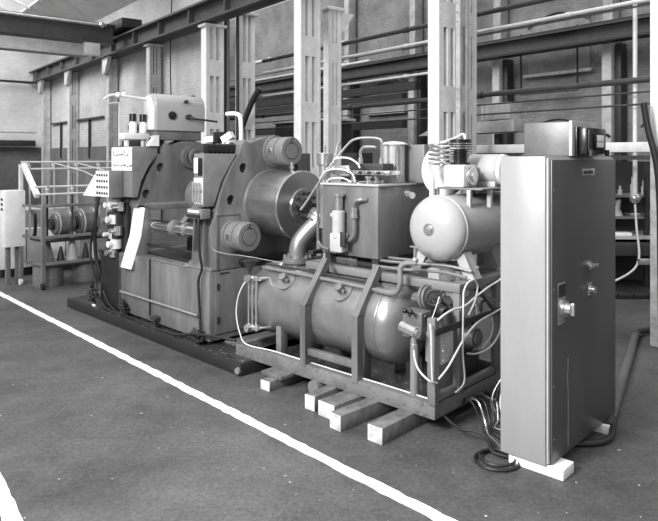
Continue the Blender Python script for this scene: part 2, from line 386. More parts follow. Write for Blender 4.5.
# far wall arches
def arch(u, z0, z1, w, lab):
    t = T('blind_arch', lab, 'arch', 'B', (u, 14.4, z0), 'bricked-up arched openings')
    rise = .28
    a = [(u-w/2+w*k/14, z1+rise*math.sin(PI*k/14)) for k in range(15)]
    q = MB(); q.prism('v', a+[(u+w/2, z0), (u-w/2, z0)], 14.42, 14.449)
    t.part('infill', q, mat('arch_infill_render', .27, .8, var=.35, scale=3))
    q = MB(); q.prism('v', a+[(p[0]*1, p[1]+.16) for p in a[::-1]], 14.36, 14.449); t.part('arch_ring', q, brickgrey)
    q = MB(); q.box(u-w/2-.1, u+w/2+.1, 14.3, 14.44, z0-.08, z0, .01); t.part('sill', q, colg)
arch(-8.95, 3.95, 5.15, 1.7, 'large blind arched window high on the far wall, upper right')
arch(-8.95, 1.3, 2.5, 1.7, 'blind arched opening low on the far wall above the dull metal box')
arch(-15.1, 3.3, 4.0, 1.6, 'blind arched window on the far wall behind the white columns')
arch(-5.6, 1.3, 2.3, 1.5, 'blind arched opening at the far right of the far wall')
q = MB(); q.box(-9.9, -8.3, 14.2, 14.25, 3.42, 3.45, .005); q.box(-9.9, -9.88, 14.2, 14.25, 3.48, 5.0); q.box(-8.32, -8.3, 14.2, 14.25, 3.48, 5.0); solo('hanging_rail_frame', 'thin rectangular pipe frame hanging on the far wall under the girder', 'rail', q, dgrey, 'B', (-9, 14.2, 3.4))
# background benches and machines
q = MB(); q.box(-6.37, -3.1, 7.6, 7.95, 1.87, 1.99, .01); q.box(-6.37, -5.0, 7.9, 7.95, 1.55, 1.87)
t = T('white_gantry_beam', 'long white beam at eye level behind the compressor and the grey cabinet', 'beam', 'B', (-5.5, 7.8, 1.8)); t.part('beam', q, offwhite)
for u in (-6.3, -5.3, -4.7):
    q = MB(); q.box(u-.05, u+.05, 7.7, 7.8, 0, 1.87, .01); t.part('leg', q, colg)
q = MB(); q.box(-6.37, -3.1, 7.5, 7.599, 1.78, 1.83); t.part('dark_rail', q, dgrey)
q = MB(); q.box(-8.3, -5.4, 8.0, 8.3, .0, 1.5); q.box(-14.5, -9.2, 8, 8.4, .0, 1.9); solo('machine_bed', 'dark machinery mass behind the compressor and reservoir', 'machine', q, mat('dark_machinery', .045, .5, var=.7, scale=5), 'B', (-6, 7.7, 0))
t = T('dark_crate', 'dark box with pale top standing high behind the tie bar housing', 'box', 'B', (-12, 8.9, 1.9))
q = MB(); q.box(-12.9, -11.0, 8.6, 9.4, 1.4, 2.62, .01); t.part('body', q, dgrey); q = MB(); q.box(-12.95, -10.9, 8.55, 9.45, 2.62, 2.68, .01); t.part('lid', q, offwhite)
q = MB(); q.box(-12.8, -11.1, 8.7, 9.3, 0, 1.4); t.part('stand', q, dgrey)
# tapered trough and box above the bench
t = T('grey_trough', 'long grey tapered trough behind the dull metal box on the cabinet', 'trough', 'B', (-6.5, 8.8, 2))
q = MB(); q.prism('v', [(-8.2, 2.2), (-6.1, 2.22), (-6.1, 2.42), (-7.8, 2.36)], 8.6, 9.0, .01); t.part('body', q, colg)
q = MB(); q.box(-6.6, -6.5, 8.75, 8.85, 0, 2.2); q.box(-7.6, -7.5, 8.75, 8.85, 0, 2.2); t.part('stand', q, dgrey)
q = MB(); q.box(-6.75, -6.2, 8.62, 8.95, 2.425, 2.7, .01); q.box(-6.75, -6.7, 8.6, 8.62, 2.43, 2.69); solo('grey_box', 'small grey box sitting on the tapered trough', 'box', q, colg, 'B', (-6.5, 8.8, 2.42))
# right side shelf unit
t = T('work_shelf_unit', 'dark workbench with open shelves right of the grey cabinet', 'shelf unit', 'W', (4.0, 8.9, 0))
for x in (3.35, 4.25, 4.62):
    q = MB(); q.box(x, x+.06, 8.6, 8.66, 0, 1.75, .005); t.part('upright', q, dgrey)
q = MB(); q.box(3.3, 4.75, 9.15, 9.2, 0, 1.75); t.part('back_panel', q, dgrey)
q = MB(); q.box(3.3, 4.5, 8.62, 9.15, 1.27, 1.30); t.part('shelf', q, pgrey)
q = MB(); q.box(3.3, 4.5, 8.62, 9.15, .98, 1.01); t.part('shelf', q, pgrey)
q = MB(); q.box(3.3, 4.6, 8.5, 9.15, .72, .76); t.part('worktop', q, lgrey)
q = MB(); q.box(3.3, 4.7, 8.35, 9.15, .52, .68, .01); t.part('drawer_block', q, dgrey)
for k, (x, h) in enumerate(((3.6, .1), (3.86, .13), (3.98, .1), (4.15, .2), (4.3, .16))):
    q = MB(); q.cyl((x, 8.75, 1.3), (x, 8.75, 1.3+h*.7), .03); q.cyl((x, 8.75, 1.3+h*.7), (x, 8.75, 1.3+h*1.2), .015)
    solo('small_bottle', ['squat bottle on the upper shelf nearest the cabinet', 'bottle second from the cabinet on the upper shelf', 'small bottle in the middle of the upper shelf', 'tallest bottle on the upper shelf', 'bottle at the right end of the upper shelf'][k], 'bottle', q, lgrey, 'W', (x, 8.75, 1.3), 'bottles on the upper shelf')
q = MB(); q.cyl((3.95, 8.8, 1.01), (3.95, 8.8, 1.1), .09, .05); q.cyl((3.95, 8.8, 1.1), (3.99, 8.8, 1.24), .05, .03); q.sphere((3.9, 8.8, 1.16), .05); solo('oil_can', 'pale jug shaped can on the lower shelf', 'can', q, lgrey, 'W', (3.95, 8.8, 1.01))
q = MB(); q.box(4.1, 4.4, 8.7, 8.9, 1.01, 1.05, .005); q.cyl((4.35, 8.75, 1.05), (4.35, 8.75, 1.12), .04); solo('tool_tray', 'small tray with a knob on the lower shelf', 'tray', q, steel, 'W', (4.2, 8.8, 1.01))
q = MB(); q.box(3.6, 4.05, 8.55, 8.7, .76, .80, .004); q.box(3.6, 3.63, 8.55, 8.7, .80, .82); solo('steel_bar', 'pale flat bar lying on the bench top', 'bar', q, white, 'W', (3.8, 8.6, .76))
t = T('floor_mat', 'dark slatted duckboard on the floor right of the grey cabinet', 'duckboard', 'W', (4.1, 8.6, 0))
q = MB(); q.box(3.3, 4.9, 8.15, 9.1, 0, .03); t.part('base', q, black)
q = MB(); [q.box(3.3+k*.2, 3.48+k*.2, 8.15, 9.1, .03, .07, .005) for k in range(8)]; t.part('slats', q, dgrey)
t = T('hanging_lift_pole', 'thin white vertical pole hanging from above, right of the cabinet', 'pole', 'W', (3.97, 8.3, 1.2))
q = MB(); q.cyl((3.97, 8.3, 1.32), (3.97, 8.3, 6), .028); t.part('pole', q, white)
q = MB(); q.sphere((3.97, 8.3, 1.28), .07); t.part('end_ball', q, steel)
q = MB(); q.tube([(3.97, 8.3, 1.2), (3.99, 8.3, .9), (4.02, 8.3, .5), (3.9, 8.32, .3), (3.55, 8.35, .12)], .014); t.part('hose', q, offwhite)
q = MB(); q.box(4.0, 4.16, 8.25, 8.33, .42, .5, .01); t.part('coupling', q, steel)
q = MB(); q.tube([(2.95, 6.0, 2.32), (2.99, 6.0, 2.08), (3.06, 5.98, 1.75), (3.09, 5.98, 1.4), (3.10, 5.98, .8), (3.11, 5.98, .04)], .03); solo('leaning_hose', 'thick dark cable bundle curving beside the pier at the right edge', 'cable', q, black, 'W', (3.1, 6.0, .03))
q = MB(); q.tube([(4.28, 8.3, 1.6), (4.38, 8.3, 1.75), (4.40, 8.3, 2.0), (4.30, 8.3, 2.2), (4.15, 8.3, 2.3), (4.05, 8.3, 2.2)], .015); solo('looped_cable', 'thin looped dark cable above the shelves at the right', 'cable', q, black, 'W', (4.3, 8.3, 1.6))
# pipes on the floor
t = T('floor_conduit_pipe', 'long grey steel pipe lying on the floor right of the cabinet', 'pipe', 'W', (2.3, 5, 0))
q = MB(); q.cyl((1.86, 4.25, .036), (3.04, 6.35, .036), .036, seg=16); t.part('tube', q, mat('scuffed_conduit', .16, .4, .4))
q = MB(); q.cyl((1.82, 4.18, .036), (1.9, 4.32, .036), .043); t.part('coupling', q, dgrey)
q = MB(); q.tube([(1.86, 4.2, .05), (1.80, 4.08, .03), (1.68, 4.0, .02), (1.45, 4.0, .02), (1.2, 4.1, .02)], .02); t.part('cable_tail', q, black)
q = MB(); q.tube([(3.06, 6.35, .05), (3.12, 6.45, .05), (3.4, 6.6, .04), (3.9, 6.75, .03)], .03); t.part('bent_end', q, piped)
# ================================================================== ELECTRICAL CABINET (frame S)
t = T('control_cabinet', 'tall grey steel electrical cabinet standing on white timbers at the right', 'cabinet', 'K', (.64, .52, .06))
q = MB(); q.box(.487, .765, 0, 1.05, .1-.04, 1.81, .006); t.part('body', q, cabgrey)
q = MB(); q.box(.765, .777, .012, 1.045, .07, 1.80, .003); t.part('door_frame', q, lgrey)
d = MB(); d.box(.777, .79, .035, 1.045, .065, 1.79, .004); d = t.part('door', d, doorgrey, label='cabinet door, its shade put in as dark grey, with a faint vertical scratch')
q = MB(); q.box(.790, .794, .46, .66, 1.69, 1.735, .001); t.part('nameplate', q, steel, d)
q = MB(); [q.box(.794, .795, .48+k*.022, .495+k*.022, 1.702, 1.72) for k in range(7)]; t.part('nameplate_text', q, ink, d)
q = MB(); q.lathe((.79, .56, 1.13), (1, 0, 0), [(0, .03), (.012, .03), (.014, .018), (.035, .018), (.037, 0)]); q.box(.81, .835, .50, .62, 1.12, 1.142, .005); t.part('door_handle', q, steel, d)
q = MB(); q.box(.79, .798, .545, .605, .94, 1.02, .003); q.lathe((.798, .58, .975), (1, 0, 0), [(0, .026), (.03, .022), (.031, 0)]); t.part('door_lock', q, steel, d)
q = MB(); q.box(.79, .797, .10, .20, .84, 1.08, .003); t.part('switch_plate', q, steel, d)
q = MB(); q.box(.797, .80, .105, .195, 1.0, 1.07); t.part('switch_label', q, ink, d)
q = MB(); q.lathe((.797, .165, .93), (1, 0, 0), [(0, .05), (.02, .05), (.022, .036), (.05, .03), (.055, 0)]); q.box(.84, .865, .155, .175, .895, .965, .003); t.part('isolator_knob', q, steel, d)
q = MB(); q.tube([(.7915, .25, .62), (.7915, .245, .5), (.7915, .252, .38), (.7915, .25, .1)], .0015); t.part('scratch', q, lgrey, d)
q = MB(); [q.lathe((.79, .06, z), (1, 0, 0), [(0, .006), (.004, 0)], 10) for z in (1.62, 1.05, .5, .2)]; t.part('rivets', q, steel, d)
# packing timbers
def timber(u0, u1, v0, v1, z0, z1, label, m=wood, name='packing_timber', rot=0, group=None, fr='S'):
    if m is wood:
        t = T(name, label, 'timber', fr, ((u0+u1)/2, (v0+v1)/2, z0), group); o = t.o
        q = MB(); q.box(u0, u1, v0+.004, v1, z0, z1, .004); t.part('beam', q, wood)
        q = MB(); q.box(u0+.001, u1-.001, v0, v0+.02, z0, z1-.001, .003); t.part('painted_end', q, mat('chipped_white_end', .55, .8, var=.5, scale=10))
    else:
        q = MB(); q.box(u0, u1, v0, v1, z0, z1, .004); o = solo(name, label, 'timber', q, m, fr, ((u0+u1)/2, (v0+v1)/2, z0), group)
    if rot: o.matrix_world = o.matrix_world @ Matrix.Rotation(math.radians(rot), 4, 'Z')
    return o
timber(.53, .86, .02, .17, 0, .06, 'white painted timber under the near bottom corner of the grey cabinet', woodw, fr='K')
timber(.45, .83, .80, .93, 0, .06, 'white painted timber under the far bottom corner of the grey cabinet', woodw, fr='K')
timber(-.29, -.17, -.33, .75, 0, .105, 'whitewashed square timber nearest the cabinet under the skid corner', wood)
timber(-.56, -.455, -.36, .7, 0, .105, 'long dirty timber second from the skid corner', wood, rot=-4)
timber(-.78, -.62, -.26, .5, 0, .104, 'widest short timber, third from the skid corner', wood, rot=-3)
timber(-.96, -.865, -.24, .5, 0, .105, 'white ended timber fourth from the skid corner', wood, rot=2)
timber(-1.49, -1.39, -.20, .6, 0, .075, 'lone white ended timber nearest the black plinth', wood, rot=2)
timber(-1.56, -1.33, -.12, .3, .075, .105, 'dark thin board lying on the lone timber nearest the plinth', wooddk)
q = MB(); q.cyl((-1.08, -.02, .055), (-1.08, .06, .055), .055); solo('roller', 'small round roller wedged under the skid beam between timbers', 'roller', q, pgrey, 'S', (-1.08, 0, 0))
# dull box and transformer on the cabinet
t = T('metal_box', 'dull rectangular metal box lying on top of the grey cabinet', 'box', 'K', (.64, .45, 1.81))
q = MB(); q.box(.475, .77, .33, .72, 1.812, 2.02, .006); t.part('body', q, card)
q = MB(); q.box(.765, .785, .325, .725, 1.812, 2.025, .003); t.part('end_rim', q, lgrey)
t = T('transformer_unit', 'black open transformer with white label on top of the grey cabinet', 'transformer', 'K', (.84, .5, 1.81))
q = MB(); q.box(.787, .80, .36, .70, 1.812, 1.99, .003); t.part('mounting_plate', q, pit)
q = MB(); q.box(.80, .855, .38, .69, 1.82, 1.985, .012); t.part('core', q, pit)
q = MB(); q.box(.855, .862, .39, .445, 1.84, 1.97, .002); t.part('terminal_strip', q, dgrey)
for v in (.40, .66):
    q = MB(); q.cyl((.87, v, 1.812), (.87, v, 1.85), .014); t.part('mounting_stud', q, dgrey)
q = MB(); q.box(.855, .87, .46, .62, 1.85, 1.95, .012); t.part('coil_face', q, black)
q = MB(); q.box(.87, .873, .49, .60, 1.865, 1.94, .001); t.part('white_label', q, label_m)
q = MB(); q.box(.873, .8735, .485, .605, 1.898, 1.902); t.part('label_band', q, ink)
q = MB(); q.tube([(.83, .69, 1.93), (.83, .76, 1.95), (.82, .84, 1.94)], .01); t.part('lead', q, black)

# ================================================================== SKID
t = T('skid_frame', 'grey welded steel skid frame on timbers carrying the tank and reservoir', 'frame', 'S', (-1, .5, .105))
SK = t
def ibeam(u0, u1, v0, v1, z0=.105, z1=.205):
    q = MB(); q.box(u0, u1, v0, v1, z0, z1, .004); return q
t.part('side_beam', ibeam(-2.03, 0, 0, .06), skidp); t.part('side_beam', ibeam(-2.03, 0, 1.04, 1.1), skidp)
t.part('end_beam', ibeam(-.06, -.0, .061, 1.039), skidp); t.part('end_beam', ibeam(-2.03, -1.97, .061, 1.039), skidp)
q = MB(); q.box(-1.96, -.07, .065, 1.035, .12, .13); t.part('drip_tray', q, oily)
for u in (-1.2, -.67):
    q = MB(); q.box(u-.035, u+.02, -.006, .012, .19, .665); q.box(u+.012, u+.02, .012, .06, .19, .665)
    q.prism('u', [(-.006, .66), (.012, .655), (.265, .985), (.245, 1.0)], u-.035, u+.02); q.prism('u', [(.012, .655), (.06, .655), (.268, .93), (.265, .985)], u+.012, u+.02)
    t.part('bent_bracket', q, mgrey)
q = MB(); q.box(-1.16, -.71, 0, .05, .285, .335, .004); t.part('cross_bar', q, mgrey)
q = MB(); q.box(-.045, .015, -.02, .03, .205, .765, .004); t.part('front_post', q, pgrey)
q = MB(); q.box(-.04, .01, .28, .34, .205, .885, .004); t.part('middle_post', q, pgrey)
q = MB(); q.box(-.04, .01, .80, .85, .205, .885, .004); t.part('rear_post', q, pgrey)
q = MB(); q.box(-.04, .0, .03, 1.04, .215, .26, .003); t.part('lower_rail', q, pgrey)
q = MB(); q.box(.012, .022, -.02, .9, .655, .70, .002); t.part('dark_rail', q, dgrey)
q = MB(); q.box(-1.45, .02, .27, .34, .885, .945, .004); t.part('platform_beam', q, pgrey)
q = MB(); q.box(-1.45, .02, 1.0, 1.06, .885, .945, .004); t.part('platform_beam', q, pgrey)
for u in (-1.42, -.75, -.04):
    q = MB(); q.box(u-.03, u+.05, .34, 1.0, .885, .944, .004); t.part('platform_crossbeam', q, pgrey)
q = MB(); q.prism('v', [(-.34, .885), (-.24, .885), (-.04, .66), (-.04, .76)], .285, .325, .003); t.part('gusset', q, pgrey)
q = MB(); q.prism('v', [(-.10, .885), (.015, .885), (.015, .76)], .29, .32); t.part('corner_plate', q, pgrey)
q = MB(); q.prism('u', [(.46, .885), (.56, .885), (.80, .66), (.80, .76)], -.03, .005, .003); t.part('gusset', q, pgrey)
q = MB(); q.box(-1.45, -1.35, .70, .78, .13, .885); t.part('back_upright', q, dgrey)
q = MB(); q.box(-1.45, -1.38, .98, 1.05, .2, .885); t.part('back_upright', q, dgrey)

# ================================================================== PRESSURE TANK
t = T('pressure_tank', 'large horizontal metal pressure tank with dished ends lying in the skid', 'tank', 'S', (-1.2, .38, .3))
V, Z, R = .37, .575, .305
q = MB(); q.lathe((0, V, Z), (1, 0, 0), [(p, r) for p, r in dome(R, .12, -1.93, -1)][::-1]+[(-.56, R)]+dome(R, .2, -.55), 48, caps=False); t.part('shell', q, vessel)
for u in (-1.89, -.56):
    q = MB(); q.ring((u, V, Z), (1, 0, 0), R+.0, .006, 48); t.part('weld_seam', q, vessel)
for u, a in ((-1.55, 0), (-.93, 0)):
    q = MB(); n = Vector((0, -math.cos(.75), math.sin(.75))); c = Vector((u, V, Z)) + n*(R-.0)
    q.lathe(c-n*.01, n, [(0, .085), (.018, .085), (.02, .0)], 28); pl = t.part('pad_plate', q, vessel)
    q = MB(); q.lathe(c, n, [(0, .03), (.05, .03), (.052, .036), (.07, .036), (.072, 0)], 6); q.bar(c+n*.045+Vector((-.05, 0, .02)), c+n*.045+Vector((.05, 0, -.02)), .015, .02); t.part('lifting_lug', q, skidp, pl)
for u in (-1.62, -.72):
    q = MB(); q.box(u-.03, u+.03, .12, .20, .131, .42, .004); t.part('foot', q, pgrey)
    q = MB(); q.box(u-.03, u+.03, .56, .64, .131, .42, .004); t.part('foot', q, pgrey)
q = MB(); q.lathe((-1.68, .40, .86), (0, 0, 1), [(0, .1), (.035, .1), (.036, .13), (.06, .13), (.061, .125), (.08, .125), (.081, 0)]); fl = t.part('top_flange', q, vessel)
for k in range(8):
    a = k*PI/4; q = MB(); q.cyl((-1.68+.108*math.cos(a), .40+.108*math.sin(a), .94), (-1.68+.108*math.cos(a), .40+.108*math.sin(a), .962), .014, seg=6); t.part('bolt', q, steel, fl)
q = MB(); q.cyl((-.36, .30, .80), (-.24, .27, .82), .04); q.cyl((-.25, .272, .82), (-.225, .268, .823), .095); q.cyl((-.22, .267, .823), (-.2, .264, .825), .09); t.part('outlet_flange', q, vessel)

# level gauge at left end
t = T('level_gauge', 'twin tube level gauge with valves on the left end of the tank', 'gauge', 'S', (-1.9, .1, .3))
for u in (-1.93, -1.88, -1.83):
    q = MB(); q.cyl((u, .06, .33), (u, .06, .80), .009, seg=10); t.part('tube', q, steel)
for z in (.36, .78):
    q = MB(); q.box(-1.955, -1.80, .045, .10, z-.02, z+.02, .006); q.cyl((-1.88, .06, z), (-1.88, .0, z), .014); q.cyl((-1.88, 0, z), (-1.88, -.012, z), .03); q.cyl((-1.8, .07, z), (-1.74, .2, z), .012); t.part('valve', q, steel)
q = MB(); q.lathe((-1.93, .07, .80), (0, 0, 1), [(0, .012), (.03, .015), (.12, .07), (.125, 0)], 16); q.bar((-1.96, .07, .93), (-1.80, .07, .93), .03, .01); t.part('funnel', q, dgrey)
# small bore pipe running along tank top
q = MB(); q.tube([(-1.86, .16, .86), (-1.2, .17, .85), (-.62, .17, .835)], .014, smooth=False); q.tube([(-.62, .17, .835), (-.5, .17, .832), (-.43, .17, .85), (-.40, .17, .93), (-.40, .17, 1.02), (-.37, .19, 1.055), (-.3, .22, 1.06)], .02)
solo('oil_pipe', 'long grey oil pipe along the top of the tank rising to the receiver drain', 'pipe', q, pgrey, 'S', (-1.2, .17, .84))
q = MB(); q.tube([(-1.86, .2, .885), (-1.2, .21, .88), (-.6, .2, .87)], .009, smooth=False); solo('oil_pipe', 'second thinner pipe close behind the one on the tank top', 'pipe', q, dgrey, 'S', (-1.2, .2, .87))
t = T('drain_tap', 'upright brass tap under the left side of the air receiver', 'tap', 'S', (-.31, .22, 1.06))
q = MB(); q.cyl((-.31, .22, 1.04), (-.31, .22, 1.17), .012); q.sphere((-.31, .22, 1.08), .024); t.part('stem', q, steel); q = MB(); q.bar((-.35, .22, 1.175), (-.27, .22, 1.175), .014, .012); t.part('handle', q, steel)
# white hoses
def hose(pts, r, label, m=offwhite, name='white_hose', fr='S', smooth=True):
    q = MB(); q.tube(pts, r, smooth); return solo(name, label, 'hose', q, m, fr, pts[0])
hose([(-1.88, .03, .78), (-1.93, -.0, .72), (-1.99, -.01, .60), (-2.01, -.01, .45), (-1.96, -.01, .30), (-1.88, .0, .222), (-1.6, .05, .213), (-1.2, .066, .205), (-.85, .066, .205), (-.5, .055, .212), (-.15, .05, .212), (-.06, .045, .212)], .0055, 'white hose looping round the left of the tank and along the skid beam')
# right end control valve cluster
t = T('valve_block', 'pressure regulating valve block with black knobs at the right end of the tank', 'valve', 'S', (-.12, 0, .6))
q = MB(); q.cyl((-.2, -.07, .69), (-.06, -.11, .68), .042, .036); q.cyl((-.06, -.11, .68), (-.045, -.115, .68), .02); t.part('cylinder', q, steel)
q = MB(); q.box(-.26, -.10, -.0, .12, .6, .78, .01); t.part('body', q, mgrey)
for p in ((-.15, -.055, .79), (-.07, .0, .765), (-.12, .02, .60), (-.2, -.05, .79)):
    q = MB(); q.sphere(p, .018); q.cyl(p, (p[0]-.02, p[1]+.06, p[2]-.02), .008); t.part('knob', q, pit)
q = MB(); q.cyl((-.10, -.09, .655), (-.10, -.09, .58), .016); q.cyl((-.10, -.09, .6), (-.10, -.09, .575), .022); t.part('elbow', q, steel)
q = MB(); q.cyl((-.2, .06, .6), (-.2, .06, .131), .03); t.part('pedestal', q, pgrey)
hose([(-.10, -.09, .58), (-.09, -.09, .50), (-.05, -.1, .44), (.02, -.09, .39), (.03, -.02, .36)], 0.0065, 'short white hose sagging from the valve block to the front post')
# junction box
t = T('junction_box', 'grey rectangular junction box fixed behind the front post', 'box', 'S', (0, .15, .45))
q = MB(); q.box(-.11, .012, .05, .21, .45, .65, .01); t.part('housing', q, lgrey)
q = MB()
for z in (.48, .54, .60): q.lathe((.012, .075, z), (1, 0, 0), [(0, .01), (.006, .008), (.007, 0)], 10)
t.part('screws', q, steel)
# hoses at the right frame
hose([(.03, -.01, .76), (.04, .05, .785), (.04, .15, .80), (.04, .30, .80), (.04, .45, .84), (.04, .62, .88), (.04, .82, .92), (.03, .90, 1.0), (.02, .92, 1.1)], 0.0072, 'white hose running from the front post up to the right across the frame')
hose([(.03, .0, .38), (.04, .1, .44), (.05, .27, .58), (.05, .45, .66), (.05, .7, .69), (.05, .88, .72), (.04, .9, .76)], 0.0072, 'white hose rising from behind the front post towards the cabinet')
hose([(.05, .27, .90), (.06, .25, .80), (.05, .26, .5), (.05, .28, .30), (.03, .2, .24)], 0.0065, 'white hose hanging down along the middle post')
hose([(.05, .27, .90), (.06, .30, .955), (.07, .37, .97), (.07, .42, .92), (.06, .40, .82), (.05, .36, .76), (.04, .35, .73)], 0.0065, 'hooped white hose arching over the middle post')
hose([(.0, .85, .75), (.02, .85, .6), (.03, .78, .5), (.03, .65, .44), (.02, .5, .43), (.0, .4, .45)], 0.0065, 'white hose hanging in a low bow near the rear post')
hose([(.0, .72, .7), (.01, .74, .58), (.01, .7, .5), (.0, .6, .44)], 0.0058, 'short inner white hose beside the low bow near the rear post')
hose([(.0, -.05, .74), (.01, -.055, .66), (.01, -.05, .5), (.01, -.04, .36)], 0.0058, 'thin white hose straight down the front post')
hose([(-.02, .0, .76), (.0, .02, .84), (.01, .04, .90)], 0.0036, 'thin white capillary rising off the front post')
for k in range(4):
    q = MB(); q.ring((-.18+.01*k, .36+.012*k, .82-.005*k), (.75, -.65, .1), .085-.008*k, .006); solo('hose_coil', ['outermost', 'second', 'third', 'innermost'][k]+' turn of the dark hose coil under the platform gusset', 'hose', q, black, 'S', (-.18+.01*k, .36, .8))
t = T('wheel_valve', 'dark round valve with handwheel between tank end and middle post', 'valve', 'S', (-.15, .2, .8))
q = MB(); q.sphere((-.14, .22, .82), .055); q.cyl((-.18, .22, .82), (-.05, .2, .76), .035); t.part('body', q, dgrey)
q = MB(); q.ring((-.10, .14, .86), (.5, -.8, .1), .05, .009); q.bar((-.13, .12, .87), (-.07, .16, .85), .01, .01); t.part('handwheel', q, dgrey)
q = MB(); q.cyl((-.05, .2, .76), (-.03, .2, .64), .032); t.part('elbow', q, dgrey)
t = T('pump_motor', 'small pump with pale end inside the right end of the skid frame', 'pump', 'S', (-.3, .65, .3))
q = MB(); q.cyl((-.45, .62, .5), (-.12, .62, .5), .13, bev=.01); t.part('casing', q, dgrey)
q = MB(); q.cyl((-.12, .62, .5), (-.05, .62, .5), .09, .07); q.cyl((-.05, .62, .5), (-.03, .62, .5), .05); t.part('end_cover', q, mgrey)
q = MB(); q.cyl((-.1, .72, .6), (-.1, .72, .74), .035); q.cyl((-.1, .72, .74), (-.1, .72, .76), .05); t.part('filter_bowl', q, steel)
q = MB(); q.box(-.45, -.1, .5, .74, .131, .38, .005); t.part('mount', q, dgrey)

# ================================================================== OIL RESERVOIR AND WHAT STANDS ON IT
t = T('oil_reservoir', 'grey rectangular steel oil reservoir on the platform above the tank', 'tank', 'S', (-1.03, .7, .99))
q = MB(); q.box(-1.345, -.755, .36, 1.1, 1.02, 1.58, .006); t.part('body', q, mgrey)
q = MB(); q.box(-1.36, -.74, .345, 1.115, 1.58, 1.595, .003); t.part('lid', q, lgrey)
q = MB(); [q.box(u, u+.06, .38, 1.05, .944, 1.02) for u in (-1.33, -.83)]; t.part('foot_rails', q, dgrey)
t = T('glass_jar_accumulator', 'grey upright cylinder with pale dished lid on the reservoir', 'canister', 'S', (-.84, .72, 1.595))
q = MB(); q.box(-.86, -.66, .84, 1.02, 1.596, 1.91, .006); t.part('back_housing', q, pgrey)
q = MB(); q.cyl((-.89, .74, 1.596), (-.89, .74, 1.91), .09, bev=.004); t.part('cylinder', q, lgrey)
q = MB(); q.lathe((-.89, .74, 1.91), (0, 0, 1), [(0, .11), (.008, .11), (.022, .07), (.028, 0)]); t.part('lid', q, white)
q = MB(); q.cyl((-.81, .665, 1.64), (-.81, .665, 1.90), .012, seg=10); t.part('sight_tube', q, steel)
t = T('manifold_block', 'dark valve manifold with bright fittings on top of the reservoir', 'manifold', 'S', (-1.05, .55, 1.6))
q = MB(); q.box(-1.16, -.80, .48, .62, 1.705, 1.755, .004); t.part('block', q, dgrey)
q = MB(); q.box(-1.17, -.72, .45, .60, 1.665, 1.70, .004)
t.part('lower_plate', q, steel)
for k in range(9):
    q = MB(); u = -1.14+k*.047; q.cyl((u, .45, 1.682), (u, .42, 1.682), .013, seg=8); t.part('fitting', q, dgrey if k % 2 else steel)
for u in (-1.12, -.88):
    q = MB(); q.cyl((u, .5, 1.596), (u, .5, 1.665), .022); q.cyl((u, .5, 1.6), (u, .5, 1.62), .04); t.part('pillar', q, pgrey)
q = MB(); q.box(-1.3, -1.14, .46, .56, 1.65, 1.74, .02); q.cyl((-1.42, .5, 1.7), (-1.14, .5, 1.7), .028); q.cyl((-1.33, .5, 1.7), (-1.30, .5, 1.7), .04); t.part('valve_body', q, steel)
q = MB(); q.cyl((-.9, .42, 1.64), (-.9, .42, 1.60), .016); q.cyl((-.9, .42, 1.655), (-.9, .42, 1.64), .028); q.cyl((-1.02, .46, 1.605), (-1.02, .46, 1.596), .05); t.part('breather', q, steel)
hose([(-1.09, .55, 1.755), (-1.09, .55, 1.80), (-1.09, .55, 1.85), (-1.06, .55, 1.885), (-1.0, .55, 1.89), (-.93, .55, 1.885)], .013, 'short bent pipe standing on the left of the manifold', steel, 'bent_pipe')
for u, lb in ((-1.09, 'left'), (-.87, 'right')):
    q = MB(); q.cyl((u, .55, 1.755), (u, .55, 1.80), .02); solo('pipe_union', lb+' of two bright pipe nuts on top of the dark manifold', 'pipe fitting', q, steel, 'S', (u, .55, 1.755))
hose([(-.87, .55, 1.79), (-.87, .55, 1.88), (-.87, .55, 1.93), (-.90, .55, 1.955), (-1.0, .54, 1.965), (-1.12, .52, 1.955), (-1.2, .5, 1.90), (-1.36, .42, 1.68), (-1.5, .35, 1.45), (-1.56, .32, 1.36)], .010, 'long bright pipe arching high from the manifold down to the main cylinder', steel, 'bent_pipe')
hose([(-1.32, .5, 1.72), (-1.26, .42, 1.79), (-1.1, .4, 1.80), (-1.0, .4, 1.76), (-.97, .4, 1.72)], 0.0079, 'upper light hose arch over the reservoir lid', offwhite)
hose([(-1.46, .45, 1.62), (-1.36, .42, 1.69), (-1.2, .4, 1.71), (-1.06, .4, 1.68), (-1.02, .4, 1.61)], 0.0072, 'middle light hose arch over the reservoir lid', offwhite)
hose([(-1.35, .42, 1.60), (-1.28, .4, 1.63), (-1.15, .4, 1.635), (-1.06, .4, 1.605)], 0.0065, 'lowest flat hose arch on the reservoir lid', offwhite)
# vertical hydraulic cylinder left of reservoir
t = T('vertical_hydraulic_cylinder', 'slim upright bright hydraulic cylinder between press and reservoir', 'cylinder', 'S', (-1.5, .52, 1.2))
q = MB(); q.cyl((-1.47, .52, 1.2), (-1.47, .52, 1.74), .048); t.part('barrel', q, steel)
q = MB(); q.cyl((-1.47, .52, 1.74), (-1.47, .52, 1.845), .066, bev=.006); t.part('head', q, steel)
q = MB(); q.cyl((-1.47, .52, 1.845), (-1.47, .52, 1.91), .012); t.part('rod', q, steel)
q = MB(); q.cyl((-1.47, .52, .99), (-1.47, .52, 1.2), .03); q.box(-1.5, -1.44, .35, .55, .99, 1.02); t.part('bracket', q, dgrey)
hose([(-1.90, 1.2, 1.95), (-1.84, 1.1, 1.93), (-1.74, .95, 1.80), (-1.66, .8, 1.71), (-1.52, .56, 1.70)], .016, 'curved bright pipe from the upper tie bar cap to the slim upright cylinder', steel, 'bent_pipe')
